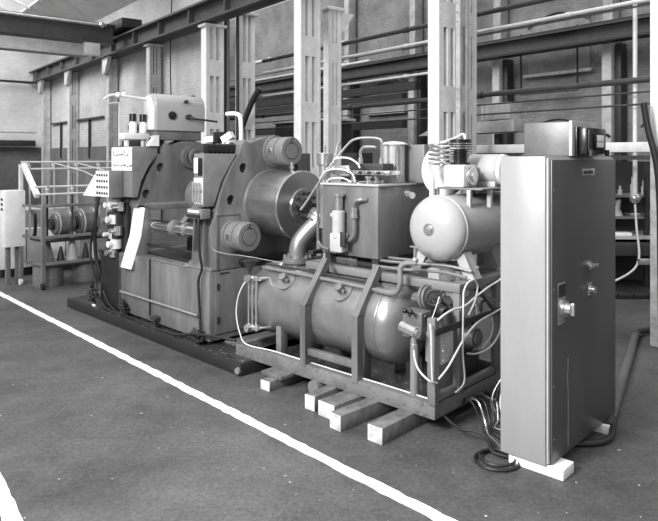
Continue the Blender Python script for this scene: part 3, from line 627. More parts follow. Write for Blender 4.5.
# relief valve on reservoir front
t = T('relief_valve', 'bright upright relief valve fixed on the front of the reservoir', 'valve', 'S', (-1.1, .3, 1.05))
q = MB(); q.cyl((-1.12, .315, 1.36), (-1.12, .315, 1.50), .034); q.cyl((-1.12, .315, 1.495), (-1.12, .315, 1.515), .048); t.part('adjuster', q, steel)
q = MB(); q.cyl((-1.12, .315, 1.16), (-1.12, .315, 1.38), .052, bev=.006); t.part('bonnet', q, lgrey)
q = MB(); q.box(-1.18, -1.05, .27, .36, 1.05, 1.2, .01); t.part('body', q, lgrey)
q = MB(); q.cyl((-1.19, .31, 1.34), (-1.15, .31, 1.34), .02); t.part('side_port', q, lgrey)
q = MB(); q.box(-1.05, -1.0, .25, .27, 1.1, 1.22, .004); t.part('name_tag', q, dgrey)
hose([(-.86, .36, 1.475), (-.90, .33, 1.475), (-.945, .315, 1.46), (-.96, .315, 1.42), (-.96, .315, 1.34), (-.955, .315, 1.25), (-.97, .315, 1.18), (-1.03, .31, 1.14)], .019, 'dark bent pipe with bright nuts on the front of the reservoir', mgrey, 'bent_pipe')
q = MB(); q.cyl((-.96, .315, 1.33), (-.96, .315, 1.36), .03); q.cyl((-.96, .315, 1.355), (-.96, .315, 1.41), .026); solo('pipe_union', 'bright nut pair on the bent pipe at the reservoir front', 'pipe fitting', q, steel, 'S', (-.96, .31, 1.35))
hose([(-1.365, .33, 1.58), (-1.365, .33, 1.5), (-1.365, .33, 1.15), (-1.36, .33, 1.11), (-1.30, .32, 1.07), (-1.22, .31, 1.06)], .011, 'thin grey pipe down the left edge of the reservoir', mgrey, 'bent_pipe')
# clutter between platform and tank
t = T('pump_set', 'dark pump and bright couplings under the reservoir on the tank top', 'pump', 'S', (-1.1, .6, .9))
q = MB(); q.cyl((-1.3, .5, .96), (-1.05, .5, .96), .05); q.cyl((-1.12, .5, .96), (-1.08, .5, .96), .065); t.part('coupling', q, steel)
q = MB(); q.cyl((-1.05, .5, .94), (-.8, .5, .94), .04); t.part('motor', q, dgrey)
for k, (z, v) in enumerate(((1.0, .4), (.965, .33), (1.01, .5))):
    hose([(-.78, v, z+.01), (-.5, v, z+.015), (-.2, v+.03, z+.03), (.0, v+.06, z+.01)], .012, ['lower left', 'middle', 'rear'][k]+' of three thin pipes lying on the platform under the air receiver', pgrey if k else steel, 'platform_pipe')
hose([(-1.15, .25, .98), (-1.1, .22, .93), (-1.06, .24, .88)], 0.0058, 'tiny looped lead beside the pump couplings', black, 'short_lead')
# elbow exhaust pipe
t = T('elbow_pipe', 'thick bright curved elbow pipe from the tank flange up to the main cylinder', 'pipe', 'S', (-1.68, .40, .94))
q = MB(); q.tube([(-1.68, .40, .94), (-1.68, .40, 1.0), (-1.67, .42, 1.07), (-1.63, .47, 1.15), (-1.58, .52, 1.22), (-1.56, .54, 1.25)], .075, seg=24); t.part('bend', q, vessel)
D = Vector((.35, .4, .8)).normalized(); c0 = Vector((-1.565, .535, 1.245))
for k, h in enumerate((0, .035)):
    q = MB(); q.lathe(c0+D*h, D, [(0, .11), (.028, .11), (.03, 0)]); t.part('flange', q, vessel)
q = MB()
for k in range(8):
    x = D.orthogonal().normalized(); y = D.cross(x); pp = c0+(x*math.cos(k*PI/4)+y*math.sin(k*PI/4))*.09; q.cyl(pp-D*.02, pp+D*.085, .01, seg=6)
t.part('flange_bolts', q, steel)
q = MB(); q.tube([c0+D*.06, c0+D*.12, c0+D*.16+Vector((-.05, .05, 0)), c0+D*.16+Vector((-.14, .14, .02))], .06, seg=20); t.part('upper_neck', q, vessel)

# ================================================================== AIR RECEIVER AND COMPRESSOR
t = T('air_receiver', 'pale smooth horizontal air receiver cylinder with dished end facing front', 'tank', 'S', (-.27, .8, .99))
U, Z, R = -.265, 1.29, .235
q = MB(); q.lathe((U, 0, Z), (0, 1, 0), dome(R, .12, .44, -1)[::-1]+[(1.5, R)]+dome(R, .1, 1.5), 48, caps=False); t.part('shell', q, tankgrey)
q = MB(); q.ring((U, .455, Z), (0, 1, 0), R, .008, 48); t.part('rim_seam', q, tankgrey)
q = MB(); q.lathe((U, .335, Z), (0, -1, 0), [(0, .045), (.015, .045), (.016, .03), (.03, .03), (.031, .018), (.04, .016), (.041, 0)]); t.part('boss', q, steel)
for v in (.48, .98):
    for s in (-1, 1):
        q = MB(); a = U+s*.15; b_ = U+s*.235
        q.prism('v', [(a-.045, 1.13), (a+.045, 1.13), (b_+.045, .955), (b_-.045, .955)], v, v+.012); q.prism('v', [(a+s*.035, 1.13), (a+s*.045, 1.13), (b_+s*.045, .955), (b_+s*.035, .955)], v, v+.09); q.box(b_-.05, b_+.05, v-.02, v+.1, .946, .955)
        t.part('leg', q, lgrey)
t = T('air_compressor', 'white piston air compressor with dark finned head mounted on the receiver', 'compressor', 'S', (-.27, .8, 1.5))
q = MB(); q.box(-.38, -.0, .60, 1.3, 1.568, 1.58, .003); t.part('bed_plate', q, pgrey)
for u, v in ((-.38, .6), (-.1, .6), (-.3, 1.0), (-.02, .75), (0, 1.0), (-.02, 1.3)):
    q = MB(); q.box(u-.015, u+.015, v-.015, v+.015, 1.44, 1.568); t.part('stand_off', q, lgrey)
q = MB(); q.box(-.34, -.16, .62, .82, 1.58, 1.75, .02); t.part('crankcase', q, offwhite)
q = MB(); q.cyl((-.16, .72, 1.665), (-.135, .72, 1.665), .07, bev=.005); q.cyl((-.135, .72, 1.665), (-.12, .72, 1.665), .04); t.part('crank_cover', q, steel)
q = MB(); q.cyl((-.25, .72, 1.75), (-.25, .72, 1.765), .075); q.cyl((-.25, .72, 1.765), (-.25, .72, 1.86), .05)
for k in range(7): q.cyl((-.25, .72, 1.79+k*.018), (-.25, .72, 1.797+k*.018), .06+.004*k)
q.cyl((-.25, .72, 1.915), (-.25, .72, 1.94), .08)
t.part('cylinder_head', q, pit)
q = MB(); q.lathe((-.46, .85, 1.70), (-.1, -1, 0), [(0, .2), (.06, .2), (.065, .19), (.065, .0)], 40); t.part('belt_guard', q, offwhite)
q = MB(); q.cyl((-.50, .95, 1.68), (-.28, .75, 1.68), .03); t.part('shaft', q, steel)
q = MB()
pts = []
for k in range(5*16+1):
    a = 2*PI*k/16; pts.append((-.40+.075*math.cos(a), .66+.075*math.sin(a), 1.74+.17*k/80))
q.tube(pts, .0095, smooth=False, seg=8); t.part('cooling_coil', q, steel)
q = MB(); q.tube([(-.36, .62, 1.915), (-.32, .66, 1.93), (-.27, .70, 1.955), (-.235, .74, 1.98), (-.22, .74, 1.94)], .01); t.part('delivery_pipe', q, offwhite)
q = MB(); q.tube([(-.46, .60, 1.74), (-.42, .56, 1.70), (-.39, .55, 1.64), (-.39, .55, 1.5), (-.385, .55, 1.47)], .02); t.part('down_pipe', q, offwhite)
t = T('electric_motor', 'white round electric motor right of the compressor head', 'motor', 'S', (-.1, 1, 1.58))
q = MB(); q.cyl((-.30, .98, 1.71), (-.04, .98, 1.71), .12, bev=.01); q.box(-.26, -.06, .90, 1.06, 1.58, 1.64, .004); t.part('body', q, lgrey)
q = MB(); q.lathe((-.04, .98, 1.71), (1, 0, 0), [(0, .12), (.03, .115), (.05, .07), (.06, 0)]); e = t.part('end_shield', q, offwhite)
q = MB()
for k in range(10):
    a = k*PI/5; q.cyl((-.03, .98+.085*math.cos(a), 1.71+.085*math.sin(a)), (-.002, .98+.085*math.cos(a), 1.71+.085*math.sin(a)), .012, seg=8)
t.part('vent_studs', q, dgrey, e)
q = MB(); q.box(.07, .16, 1.05, 1.14, 1.52, 1.69, .01); q.tube([(.1, 1.08, 1.52), (.1, 1.06, 1.45), (.12, 1.0, 1.42)], .01); q.box(.02, .1, 1.06, 1.12, 1.60, 1.66); t.part('terminal_box', q, offwhite)
q = MB(); q.cyl((-.60, .50, 1.535), (-.47, .42, 1.52), .013); q.cyl((-.58, .49, 1.533), (-.555, .475, 1.53), .022); q.cyl((-.5, .44, 1.523), (-.48, .428, 1.52), .024); solo('relief_fitting', 'small bright fitting pointing at the side of the reservoir', 'pipe fitting', q, steel, 'S', (-.5, .44, 1.52))
# cables on floor by the cabinet
def rnd_cable(a, b, sag, n, seed, lab, r=.008, m=black, fr='S', jit=.06):
    random.seed(seed); a = Vector(a); b = Vector(b); pts = []
    for k in range(n+1):
        f = k/n; p = a.lerp(b, f); p.z -= sag*math.sin(PI*f)
        if 0 < k < n: p += Vector((random.uniform(-jit, jit), random.uniform(-jit, jit), random.uniform(-jit, jit)*.5))
        p.z = max(p.z, r+.001); pts.append(p)
    return hose(pts, r, lab, m, 'floor_cable', fr)
for k in range(6):
    hose([(.0, .35+.06*k, .12), (.05+.02*k, .30+.05*k, .18-.01*k), (.12+.02*k, .28+.04*k, .16), (.18+.015*k, .27+.03*k, .06), (.24, .22+.03*k, .012+.004*k), (.34, .12+.05*k, .012+.004*k), (.47, .02+.06*k, .014)], .0065, ['first', 'second', 'third', 'fourth', 'fifth', 'sixth'][k]+' cable from the near side in the tangle between skid and cabinet', [black, steel, black, black, steel, black][k], 'floor_cable')
for k in range(3):
    hose([(.30+.03*k, .55, .42), (.22+.03*k, .50-.03*k, .32), (.17+.03*k, .44, .18), (.22+.02*k, .42, .07), (.32, .38, .02), (.46, .36+.03*k, .03)], .006, ['left', 'middle', 'right'][k]+' of three wires looping down against the cabinet side', [steel, black, offwhite][k], 'floor_cable')
rnd_cable((-.02, .12, .11), (.50, .03, .02), .0, 6, 30, 'dark cable lying on the floor from skid corner towards the cabinet', .009, black, jit=.03)
for k in range(2):
    q = MB(); q.ring((.46, -.04+.01*k, .012+.014*k), (0, 0, 1), .125-.02*k, .009); solo('cable_loop', ['lower and wider', 'upper and smaller'][k]+' ring of black cable on the floor at the foot of the cabinet', 'cable', q, black, 'S', (.46, -.04, .001))
q = MB(); q.cyl((.55, -.02, .018), (.575, -.005, .018), .014); solo('cable_plug', 'tiny white plug at the end of the looped cable beside the cabinet foot', 'plug', q, white, 'S', (.56, -.01, .004))
# ================================================================== PRESS (frame P)
U, VC, ZC = -.6, .8, 1.36
q = MB(); q.box(-3.485, 0, 0, 1.7, 0, .104, .006)
t = T('press_plinth', 'long low black oily steel plinth under the press', 'plinth', 'P', (-1.7, .8, 0)); t.part('slab', q, mat('black_plinth_side', .014, .5, var=.4))
q = MB(); q.box(-3.47, -.015, .015, 1.68, .104, .108); t.part('oily_top', q, oily)
# bed
t = T('press_bed', 'heavy grey box-shaped press bed with its top-edge highlight added as a bright strip', 'machine bed', 'P', (-1.4, .8, .12))
q = MB(); q.box(-2.35, -.6, .1, 1.5, .14, .77, .012); t.part('casting', q, mgrey)
q = MB(); q.box(-1.62, -.98, .088, .16, .77, .78, .004); t.part('edge_highlight', q, steel)  # bright strip put in for the highlight on the middle of the edge
q = MB(); q.box(-.598, -.585, .16, 1.45, .2, .765, .006); t.part('end_door', q, mgrey)
q = MB(); [q.box(-.585, -.575, .17, .19, z, z+.06) for z in (.3, .6)]; q.box(-.587, -.578, .2, .3, .745, .755); t.part('door_hinges', q, dgrey)
q = MB(); q.box(-1.66, -1.645, .082, .1, .2, .77); t.part('split_line', q, dgrey)
q = MB(); q.cyl((-2.25, .07, .36), (-.75, .07, .36), .013); t.part('guide_rod', q, steel, label='bright straight rod along the bed front')
for u in (-2.2, -1.5, -.75):
    q = MB(); q.cyl((u, .06, .108), (u, .06, .135), .04); q.cyl((u, .06, .135), (u, .06, .21), .015); q.box(u-.05, u+.05, .03, .11, .19, .22, .004); t.part('levelling_foot', q, dgrey)
# heads
def head_outline(low):
    L = [(.17, low), (.17, 1.27), (.185, 1.31), (.20, 1.37), (.226, 1.46), (.281, 1.598), (.36, 1.735), (.451, 1.847), (.46, 1.93)]
    top = [(.50, 1.975), (.56, 1.93), (.64, 1.97), (.72, 2.0), (.80, 2.01)]
    L += top
    return L + [(2*VC-a, z) for a, z in L[::-1][1:]]
t = T('cylinder_head_frame', 'large grey cast end frame carrying the main cylinder and three tie bar caps', 'press frame', 'P', (-.7, .8, .77))
q = MB(); q.prism('u', head_outline(.775), -.74, U, .008); pl = t.part('end_plate', q, mgrey)
h = MB()
for v, z in ((.48, 1.706), (.337, 1.411), (1.12, 1.706), (1.263, 1.411)): h.cyl((-.68, v, z), (-.5, v, z), .047)
cut(pl, h, (-.7, .8, .77))
q = MB(); q.prism('u', [(.17, .775), (.17, 1.28), (.19, 1.28), (.19, .775)], -.597, -.592); q.box(U, U+.008, .17, .43, 1.272, 1.282); q.box(U, U+.008, .42, .43, 1.0, 1.282); t.part('flange_strip', q, mgrey)
q = MB(); q.prism('v', [(-.99, .775), (-.74, .775), (-.74, 1.85), (-.80, 1.85), (-.90, 1.35), (-.93, .86)], .13, 1.47, .006); body = t.part('rear_casting', q, mgrey)
h = MB(); h.prism('v', [(-.92, .92), (-.75, .92), (-.75, 1.28), (-.87, 1.28)], .0, .22, .03); cut(body, h, (-.7, .8, .77))
q = MB(); q.box(-1.04, -.60, .11, .2, .77, .80, .008); q.cyl((-.95, .14, .80), (-.95, .14, .83), .03, seg=6); q.cyl((-.8, .14, .80), (-.8, .14, .83), .03, seg=6); t.part('foot_flange', q, pgrey)
q = MB(); q.cyl((-.61, VC, ZC), (-.57, VC, ZC), .33, bev=.01, seg=56); t.part('cylinder_collar', q, mgrey)
q = MB(); q.lathe((-.57, VC, ZC), (1, 0, 0), [(0, .315), (.38, .315), (.385, .325), (.44, .325), (.45, .315), (.452, .16), (.47, .155), (.472, 0)], 64); cy = t.part('main_cylinder', q, galv, label='bright turned main cylinder')
q = MB()
for k in range(10):
    a = k*PI/5; q.cyl((-.1, VC+.12*math.cos(a), ZC+.12*math.sin(a)), (-.07, VC+.12*math.cos(a), ZC+.12*math.sin(a)), .018, seg=6)
q.cyl((-.1, VC, ZC), (-.06, VC, ZC), .07); t.part('gland_ring', q, dgrey, cy)
q = MB(); q.cyl((-.25, VC-.02, ZC+.31), (-.25, VC-.02, ZC+.40), .014); q.cyl((-.25, VC-.02, ZC+.34), (-.25, VC-.02, ZC+.365), .024, seg=6); t.part('bleed_valve', q, steel, cy)
def cap(v, z, R, L, U0=-.6):
    q = MB(); q.lathe((U0, v, z), (1, 0, 0), [(0, R*1.12), (.03, R*1.12), (.032, R), (.14, R), (.142, R*.94), (.155, R*.94), (.157, R), (L-.01, R), (L, R-.01), (L+.001, R*.62), (L-.012, R*.6), (L-.012, R*.54), (L+.004, R*.52), (L+.005, 0)], 48); c = t.part('tie_bar_cap', q, pgrey)
    q = MB(); q.box(U0+.06, U0+.13, v-R-.004, v-R+.02, z-.03, z+.03, .004); t.part('oval_tag', q, steel, c)
    q = MB(); [q.box(U0+.07, U0+.12, v-R-.006, v-R-.003, z-.018+k*.015, z-.012+k*.015) for k in range(3)]; t.part('tag_text', q, ink, c)
    q = MB(); q.bar((U0+L+.003, v-.02, z+R*.62), (U0+L+.003, v+.01, z+R*.98), .006, .006); t.part('lock_mark', q, dgrey, c)
cap(.37, 1.085, .135, .24); cap(.86, 1.865, .138, .26); cap(1.30, 1.085, .135, .24)
q = MB(); q.box(-.598, -.56, .42, 1.4, .80, .855, .01); t.part('foot_slot', q, black)
hose([(-.58, .12, 1.25), (-.585, .10, 1.1), (-.57, .12, .98), (-.45, .2, .94), (-.3, .28, .93), (.05, .55, .86), (.2, .7, .82)], .003, 'thin bright capillary tube looping round the lower tie bar cap', steel, 'capillary_tube', 'P')
# control box in front
t = T('gauge_cabinet', 'narrow grey instrument box with white gauge panels beside the cylinder frame', 'control box', 'P', (-.75, .05, 1.3))
q = MB(); q.prism('u', [(.06, 1.36), (.17, 1.36), (.20, 1.45), (.25, 1.58), (.33, 1.72), (.43, 1.84), (.06, 1.84)], -.79, -.63, .004); t.part('housing', q, pgrey)
q = MB(); q.box(-.782, -.72, .052, .059, 1.66, 1.80, .003); t.part('white_dial_panel', q, label_m)
q = MB(); q.box(-.715, -.65, .052, .059, 1.64, 1.80, .003); t.part('black_dial_panel', q, pit)
q = MB(); q.box(-.785, -.64, .054, .06, 1.38, 1.62, .003); t.part('valve_panel', q, offwhite)
for k in range(3):
    q = MB(); q.cyl((-.76+k*.05, .03, 1.40), (-.76+k*.05, .03, 1.58), .013, seg=10); q.cyl((-.76+k*.05, .03, 1.5), (-.76+k*.05, .03, 1.53), .02, seg=10); q.cyl((-.76+k*.05, .054, 1.47), (-.76+k*.05, .03, 1.47), .012, seg=8); t.part('flow_tube', q, steel)
t = T('push_button_strip', 'small light box with a row of dark push buttons under the gauge box', 'button box', 'P', (-.8, 0, 1.28))
q = MB(); q.box(-.86, -.62, .03, .125, 1.25, 1.34, .006); t.part('housing', q, pgrey)
for k in range(6):
    q = MB(); q.cyl((-.84+k*.038, .03, 1.275), (-.84+k*.038, .015, 1.275), .014, seg=10); t.part('button', q, ink)
q = MB(); q.box(-.84, -.66, .027, .03, 1.305, 1.325); t.part('label_strip', q, label_m)
hose([(-.655, .12, 1.70), (-.655, .11, 1.45), (-.66, .05, 1.33), (-.655, .02, 1.2), (-.65, .03, .95), (-.66, .06, .80), (-.70, .05, .68), (-.71, .07, .4), (-.7, .07, .2)], .012, 'black cable snaking down the press frame and bed corner', black, 'black_cable', 'P')
# cable chain
t = T('drag_chain', 'black linked cable chain lying above the instrument box', 'cable chain', 'P', (-.9, .4, 1.9))
for k in range(9):
    q = MB(); v = .14+k*.05; q.box(-.76, -.69, v, v+.02, 1.842, 1.93, .003); q.box(-.76, -.75, v+.02, v+.05, 1.86, 1.91); q.box(-.70, -.69, v+.02, v+.05, 1.86, 1.91); t.part('link', q, pit)
q = MB(); q.box(-.77, -.68, .1, .42, 1.838, 1.842); t.part('tray', q, dgrey)
hose([(-1.15, .68, 2.25), (-1.05, .7, 2.25), (-.98, .72, 2.22), (-.96, .72, 2.1), (-.96, .72, 1.95), (-.96, .7, 1.8)], .022, 'white bent pipe from the hopper down behind the gauge box', white, 'bent_pipe', 'P')
# tie bars and left head
t = T('tie_bars', 'three horizontal tie bars joining the two press frames', 'tie bars', 'P', (-1.4, .8, 1.1))
q = MB(); q.cyl((-2.06, .80, 1.81), (-.7, .80, 1.81), .08, seg=32); t.part('upper_bar', q, dgrey, label='dark sleeved upper bar')
q = MB(); q.cyl((-2.06, .30, 1.085), (-.7, .30, 1.085), .062, seg=32); t.part('front_bar', q, chrome, label='shiny lower front bar')
q = MB(); q.cyl((-2.06, 1.30, 1.085), (-.7, 1.30, 1.085), .055, seg=32); t.part('rear_bar', q, chrome)
q = MB(); q.cyl((-2.04, .80, 1.81), (-1.97, .80, 1.81), .13, seg=32); q.cyl((-1.9, .80, 1.81), (-1.86, .80, 1.81), .10, seg=32); t.part('bar_collar', q, mgrey)
t = T('fixed_head_frame', 'grey cast left end frame of the press with two round lifting holes', 'press frame', 'P', (-2.15, .8, .77))
q = MB(); q.prism('u', head_outline(1.30), -2.25, -2.05, .008); pl = t.part('end_plate', q, mgrey)
h = MB()
for v, z in ((.44, 1.696), (.27, 1.411), (1.12, 1.706), (1.263, 1.411)): h.cyl((-2.12, v, z), (-1.9, v, z), .05)
cut(pl, h, (-2.15, .8, .77))
q = MB(); q.prism('u', [(.2, 1.32), (1.35, 1.32), (1.3, 1.26), (.25, 1.26)], -2.25, -1.75, .01); t.part('lower_lip', q, mgrey)
q = MB(); q.prism('u', [(.221, 1.26), (.28, 1.26), (.31, .92), (.25, .74), (.12, .62), (.068, .62), (.125, .80), (.177, .97)], -2.19, -1.99, .006); fl = t.part('front_leg', q, pgrey, label='cranked grey front leg')
q = MB(); q.prism('u', [(.205, 1.27), (.22, 1.27), (.175, .97), (.12, .80), (.065, .63), (.05, .63), (.105, .80), (.16, .97)], -2.21, -1.98, .002); t.part('leg_lit_face', q, white, fl, label='front face of the leg, coloured white for the light on it')  # lit face laid over the grey leg as a separate white part
q = MB(); q.prism('u', [(1.2, 1.29), (1.45, 1.29), (1.45, .77), (1.25, .77)], -2.29, -2.09, .006); t.part('rear_leg', q, mgrey)
# moving platen
t = T('moving_platen', 'dark round bolted moving platen between the press frames', 'platen', 'P', (-1.75, .8, .9))
q = MB(); q.cyl((-1.80, .8, 1.38), (-1.62, .8, 1.38), .22, bev=.015, seg=48); t.part('disc', q, mgrey)
for k in range(12):
    a = k*PI/6; q = MB(); q.cyl((-1.62, .8+.18*math.cos(a), 1.38+.18*math.sin(a)), (-1.60, .8+.18*math.cos(a), 1.38+.18*math.sin(a)), .02, seg=12); t.part('bolt', q, pit)
q = MB(); q.cyl((-1.62, .8, 1.30), (-1.0, .8, 1.30), .14, bev=.01, seg=36); t.part('ram', q, dgrey)
q = MB(); q.bar((-1.5, .35, 1.10), (-1.05, .35, 1.42), .04, .05); q.cyl((-1.54, .30, 1.085), (-1.46, .30, 1.085), .08); t.part('link_arm', q, pgrey)
q = MB(); q.cyl((-1.3, .30, 1.085), (-1.25, .30, 1.085), .075); t.part('bar_bearing', q, steel)
q = MB(); q.box(-1.78, -1.64, .6, 1.0, .802, 1.2, .01); t.part('slide_foot', q, black)
q = MB(); q.box(-2.03, -1.1, .25, 1.14, .772, .80, .01); q.cyl((-2.1, .25, .88), (-1.0, .25, .88), .012); q.box(-2.1, -1.0, 1.15, 1.2, .77, 1.2)
q.box(-2.0, -1.0, 1.15, 1.20, .775, 1.25)  # the black sheets at the back give the opening its shade
solo('tray_and_shade_sheets', 'dark tray and rail, with black back sheets for the shade in the opening above the bed', 'tray', q, black, 'P', (-1.6, .8, .77))
# head control box with paper
t = T('operator_box', 'grey control housing at the upper left end of the press', 'control box', 'P', (-2.3, .3, 1.37))
q = MB(); q.prism('u', [(.1, 1.38), (.165, 1.38), (.195, 1.55), (.28, 1.71), (.37, 1.80), (.40, 1.86), (.40, 1.925), (.1, 1.925)], -2.5, -2.04, .006); t.part('housing', q, pgrey)
q = MB(); q.box(-2.47, -2.26, .16, .45, 1.30, 1.38, .01); t.part('underside', q, dgrey)
t = T('paper_notice', 'white paper sheet with handwriting fixed to the left control housing', 'paper', 'P', (-2.25, .09, 1.7))
q = MB(); q.box(-2.505, -2.045, .094, .099, 1.665, 1.915); t.part('sheet', q, label_m)
q = MB(); random.seed(8)
for z, n, h in ((1.84, 6, .05), (1.72, 7, .035)):
    for k in range(n):
        u = -2.46+k*.062; q.bar((u, .092, z), (u+random.uniform(.01, .05), .092, z+random.uniform(-.5, 1)*h), .005, .006); q.bar((u, .092, z-.01), (u+.045, .092, z+random.uniform(-.01, .01)), .004, .006)
for u0 in (-2.46, -2.09): q.bar((u0, .092, 1.70), (u0, .092, 1.87), .004, .007)
t.part('handwriting', q, ink)
t = T('button_box', 'white push button panel below the paper sheet', 'button box', 'P', (-2.4, 0, 1.4))
q = MB(); q.box(-2.56, -2.24, -.06, .095, 1.375, 1.665, .006); t.part('housing', q, pgrey)
q = MB(); q.box(-2.555, -2.245, -.066, -.061, 1.38, 1.66, .002); t.part('front_plate', q, white)
for i in range(4):
    for k in range(5):
        q = MB(); q.cyl((-2.51+k*.058, -.066, 1.42+i*.065), (-2.51+k*.058, -.074, 1.42+i*.065), .014, seg=10); t.part('button', q, ink)
q = MB(); q.prism('v', [(-2.98, 1.37), (-2.56, 1.37), (-2.56, 1.62), (-2.66, 1.62)], -.03, .0, .004); solo('sloping_chute', 'white triangular sheet beside the push button panel', 'chute', q, white, 'P', (-2.7, 0, 1.4))
# clutter under operator box
t = T('valve_cluster', 'cluster of bright valves and fittings under the operator controls', 'valves', 'P', (-2.5, .2, .7))
random.seed(12)
for k, (u, z, r, m_) in enumerate(((-2.53, 1.28, .05, white), (-2.42, 1.29, .05, white), (-2.34, 1.27, .04, steel), (-2.6, 1.1, .05, pgrey), (-2.48, 1.12, .06, offwhite), (-2.4, 1.0, .045, steel), (-2.55, .95, .04, offwhite), (-2.45, .85, .06, offwhite), (-2.5, .75, .05, steel))):
    q = MB(); q.cyl((u, .12, z-.05), (u, .12, z+.05), r); q.cyl((u, .12, z), (u, .02, z), r*.6); t.part('valve', q, m_)
q = MB(); q.box(-2.68, -2.33, .18, .24, .11, 1.36, .01); q.box(-2.64, -2.40, .10, .18, .9, 1.2, .01); t.part('back_plate', q, dgrey)
hose([(-2.62, .0, 1.37), (-2.64, -.02, 1.2), (-2.66, -.02, 1.05), (-2.72, -.0, .9), (-2.74, .02, .7), (-2.70, .05, .5)], .02, 'thick black hose bowing down left of the valve cluster', black, 'black_hose', 'P')
hose([(-2.68, .02, 1.37), (-2.72, .0, 1.1), (-2.82, .0, .85), (-2.85, .02, .6), (-2.75, .05, .3)], .012, 'thin black hose further left of the valve cluster', black, 'black_hose', 'P')
t = T('pump_housing', 'dark squat housing at the left end of the press bed', 'housing', 'P', (-2.6, .3, .11))
q = MB(); q.box(-2.85, -2.37, .12, .9, .12, .72, .015); t.part('body', q, black)
q = MB(); q.box(-2.87, -2.36, .10, .92, .72, .75, .005); t.part('lid', q, black)
q = MB(); q.box(-2.345, -2.3, .095, .1, .15, .6); t.part('side_strip', q, dgrey)
# foot clutter
for k, (u, n) in enumerate(((-2.9, 7), (-2.15, 4), (-.72, 3))):
    random.seed(k+40); t = T('cable_heap', ['large tangled heap of black cable at the left end of the plinth', 'small knot of black cable in the middle of the plinth', 'short twist of black cable at the near foot of the press bed'][k], 'cables', 'P', (u, .08, .108))
    for j in range(n):
        q = MB(); c = Vector((u, .07, .14+.03*j)); pts = [c+Vector((random.uniform(-.09, .09), random.uniform(-.045, .02), random.uniform(-.02, .05))) for _ in range(6)]; q.tube(pts, .012); t.part('cable_strand', q, black)
hose([(-2.85, .09, .22), (-2.5, .05, .125), (-2.0, .06, .12), (-1.6, .04, .12), (-1.1, .05, .125), (-.75, .03, .2), (-.4, .05, .24), (-.2, .1, .24)], .012, 'black cable trailing along the plinth in front of the bed', black, 'black_cable', 'P')
hose([(-2.7, .09, .3), (-2.55, .07, .2), (-2.3, .05, .14), (-1.9, .05, .13)], .008, 'short black lead sloping down onto the plinth', black, 'black_cable', 'P')
q = MB(); q.box(-2.87, -2.80, .03, .05, .109, .13, .004); solo('paper_scrap', 'tiny white scrap beside the large cable heap', 'scrap', q, white, 'P', (-2.83, .04, .109))
timber(-.58, -.02, .25, .75, .109, .13, 'dark board lying on the near right end of the plinth', wooddk, fr='P', name='packing_board')
q = MB(); q.lathe((-.03, .0, .045), (.2, -1, 0), [(0, .03), (.02, .026), (.022, 0)], 14); solo('plinth_plug', 'round plug at the near end of the black plinth', 'plug', q, pgrey, 'P', (-.03, 0, .045))
# hopper on top
t = T('hopper_tank', 'pale round-topped tank mounted above the left press frame', 'tank', 'P', (-2.15, .66, 1.9))
prof = [(-2.26, 2.1), (-2.00, 2.1), (-2.00, 2.36)]+[(-2.11+.11*math.cos(a*PI/16), 2.38+.13*math.sin(a*PI/16)) for a in range(1, 8)]+[(-2.17, 2.51), (-2.22, 2.5), (-2.26, 2.40)]
prof = [(u, z) for u, z in prof]
q = MB(); q.prism('v', prof, .36, .98, .012); t.part('shell', q, tankgrey)
q = MB(); q.prism('v', [(-2.24, 2.0), (-2.03, 2.0), (-2.03, 2.1), (-2.24, 2.1)], .38, .95, .004); t.part('skirt', q, mgrey)
q = MB(); q.prism('v', [(-2.25, 2.11), (-2.02, 2.11), (-2.02, 2.36), (-2.12, 2.49), (-2.21, 2.48), (-2.25, 2.4)], .345, .359, .004); t.part('end_cover', q, offwhite)
q = MB(); q.lathe((-1.998, .55, 2.27), (1, 0, 0), [(0, .045), (.02, .045), (.022, .02), (.03, .018), (.031, 0)]); t.part('sight_port', q, pit)
q = MB(); q.cyl((-2.0, .72, 2.43), (-1.96, .72, 2.43), .02); q.cyl((-2.0, .75, 2.26), (-1.95, .75, 2.26), .03); q.tube([(-1.96, .75, 2.26), (-1.93, .8, 2.24), (-1.93, .95, 2.23), (-1.93, 1.1, 2.22)], .012); t.part('fitting', q, dgrey)
for v in (.45, .85):
    q = MB(); q.box(-2.3, -2.1, v, v+.06, 1.85, 2.0, .004); t.part('saddle', q, dgrey)
t = T('air_valve_group', 'black capped valves and white filters left of the round-topped tank', 'valves', 'P', (-2.3, .2, 1.93))
for k, (v, z) in enumerate(((.19, 2.24), (.31, 2.24))):
    q = MB(); q.cyl((-2.2, v, z-.04), (-2.2, v, z+.04), .038, seg=16); t.part('black_cap', q, pit)
    q = MB(); q.cyl((-2.2, v, z-.17), (-2.2, v, z-.06), .042, bev=.01, seg=16); q.cyl((-2.2, v, z-.06), (-2.2, v, z-.045), .03); t.part('filter_bowl', q, white)
q = MB(); q.box(-2.26, -2.14, .06, .36, 2.0, 2.07, .01); q.cyl((-2.2, .3, 1.925), (-2.2, .3, 2.0), .03); q.cyl((-2.2, .12, 1.925), (-2.2, .12, 2.0), .03); t.part('manifold', q, offwhite)
q = MB(); q.tube([(-2.3, .08, 1.93), (-2.3, .08, 2.2), (-2.3, .08, 2.38), (-2.3, .05, 2.40), (-2.3, -.06, 2.38)], .008); q.tube([(-2.3, -.1, 2.42), (-2.3, .0, 2.48), (-2.25, .15, 2.47), (-2.2, .34, 2.45)], .014); q.sphere((-2.28, .06, 2.48), .032); q.sphere((-2.28, .13, 2.49), .03); t.part('air_line', q, offwhite)
q = MB(); q.box(-2.34, -2.16, .13, .25, 1.926, 1.99, .004); t.part('base', q, dgrey)
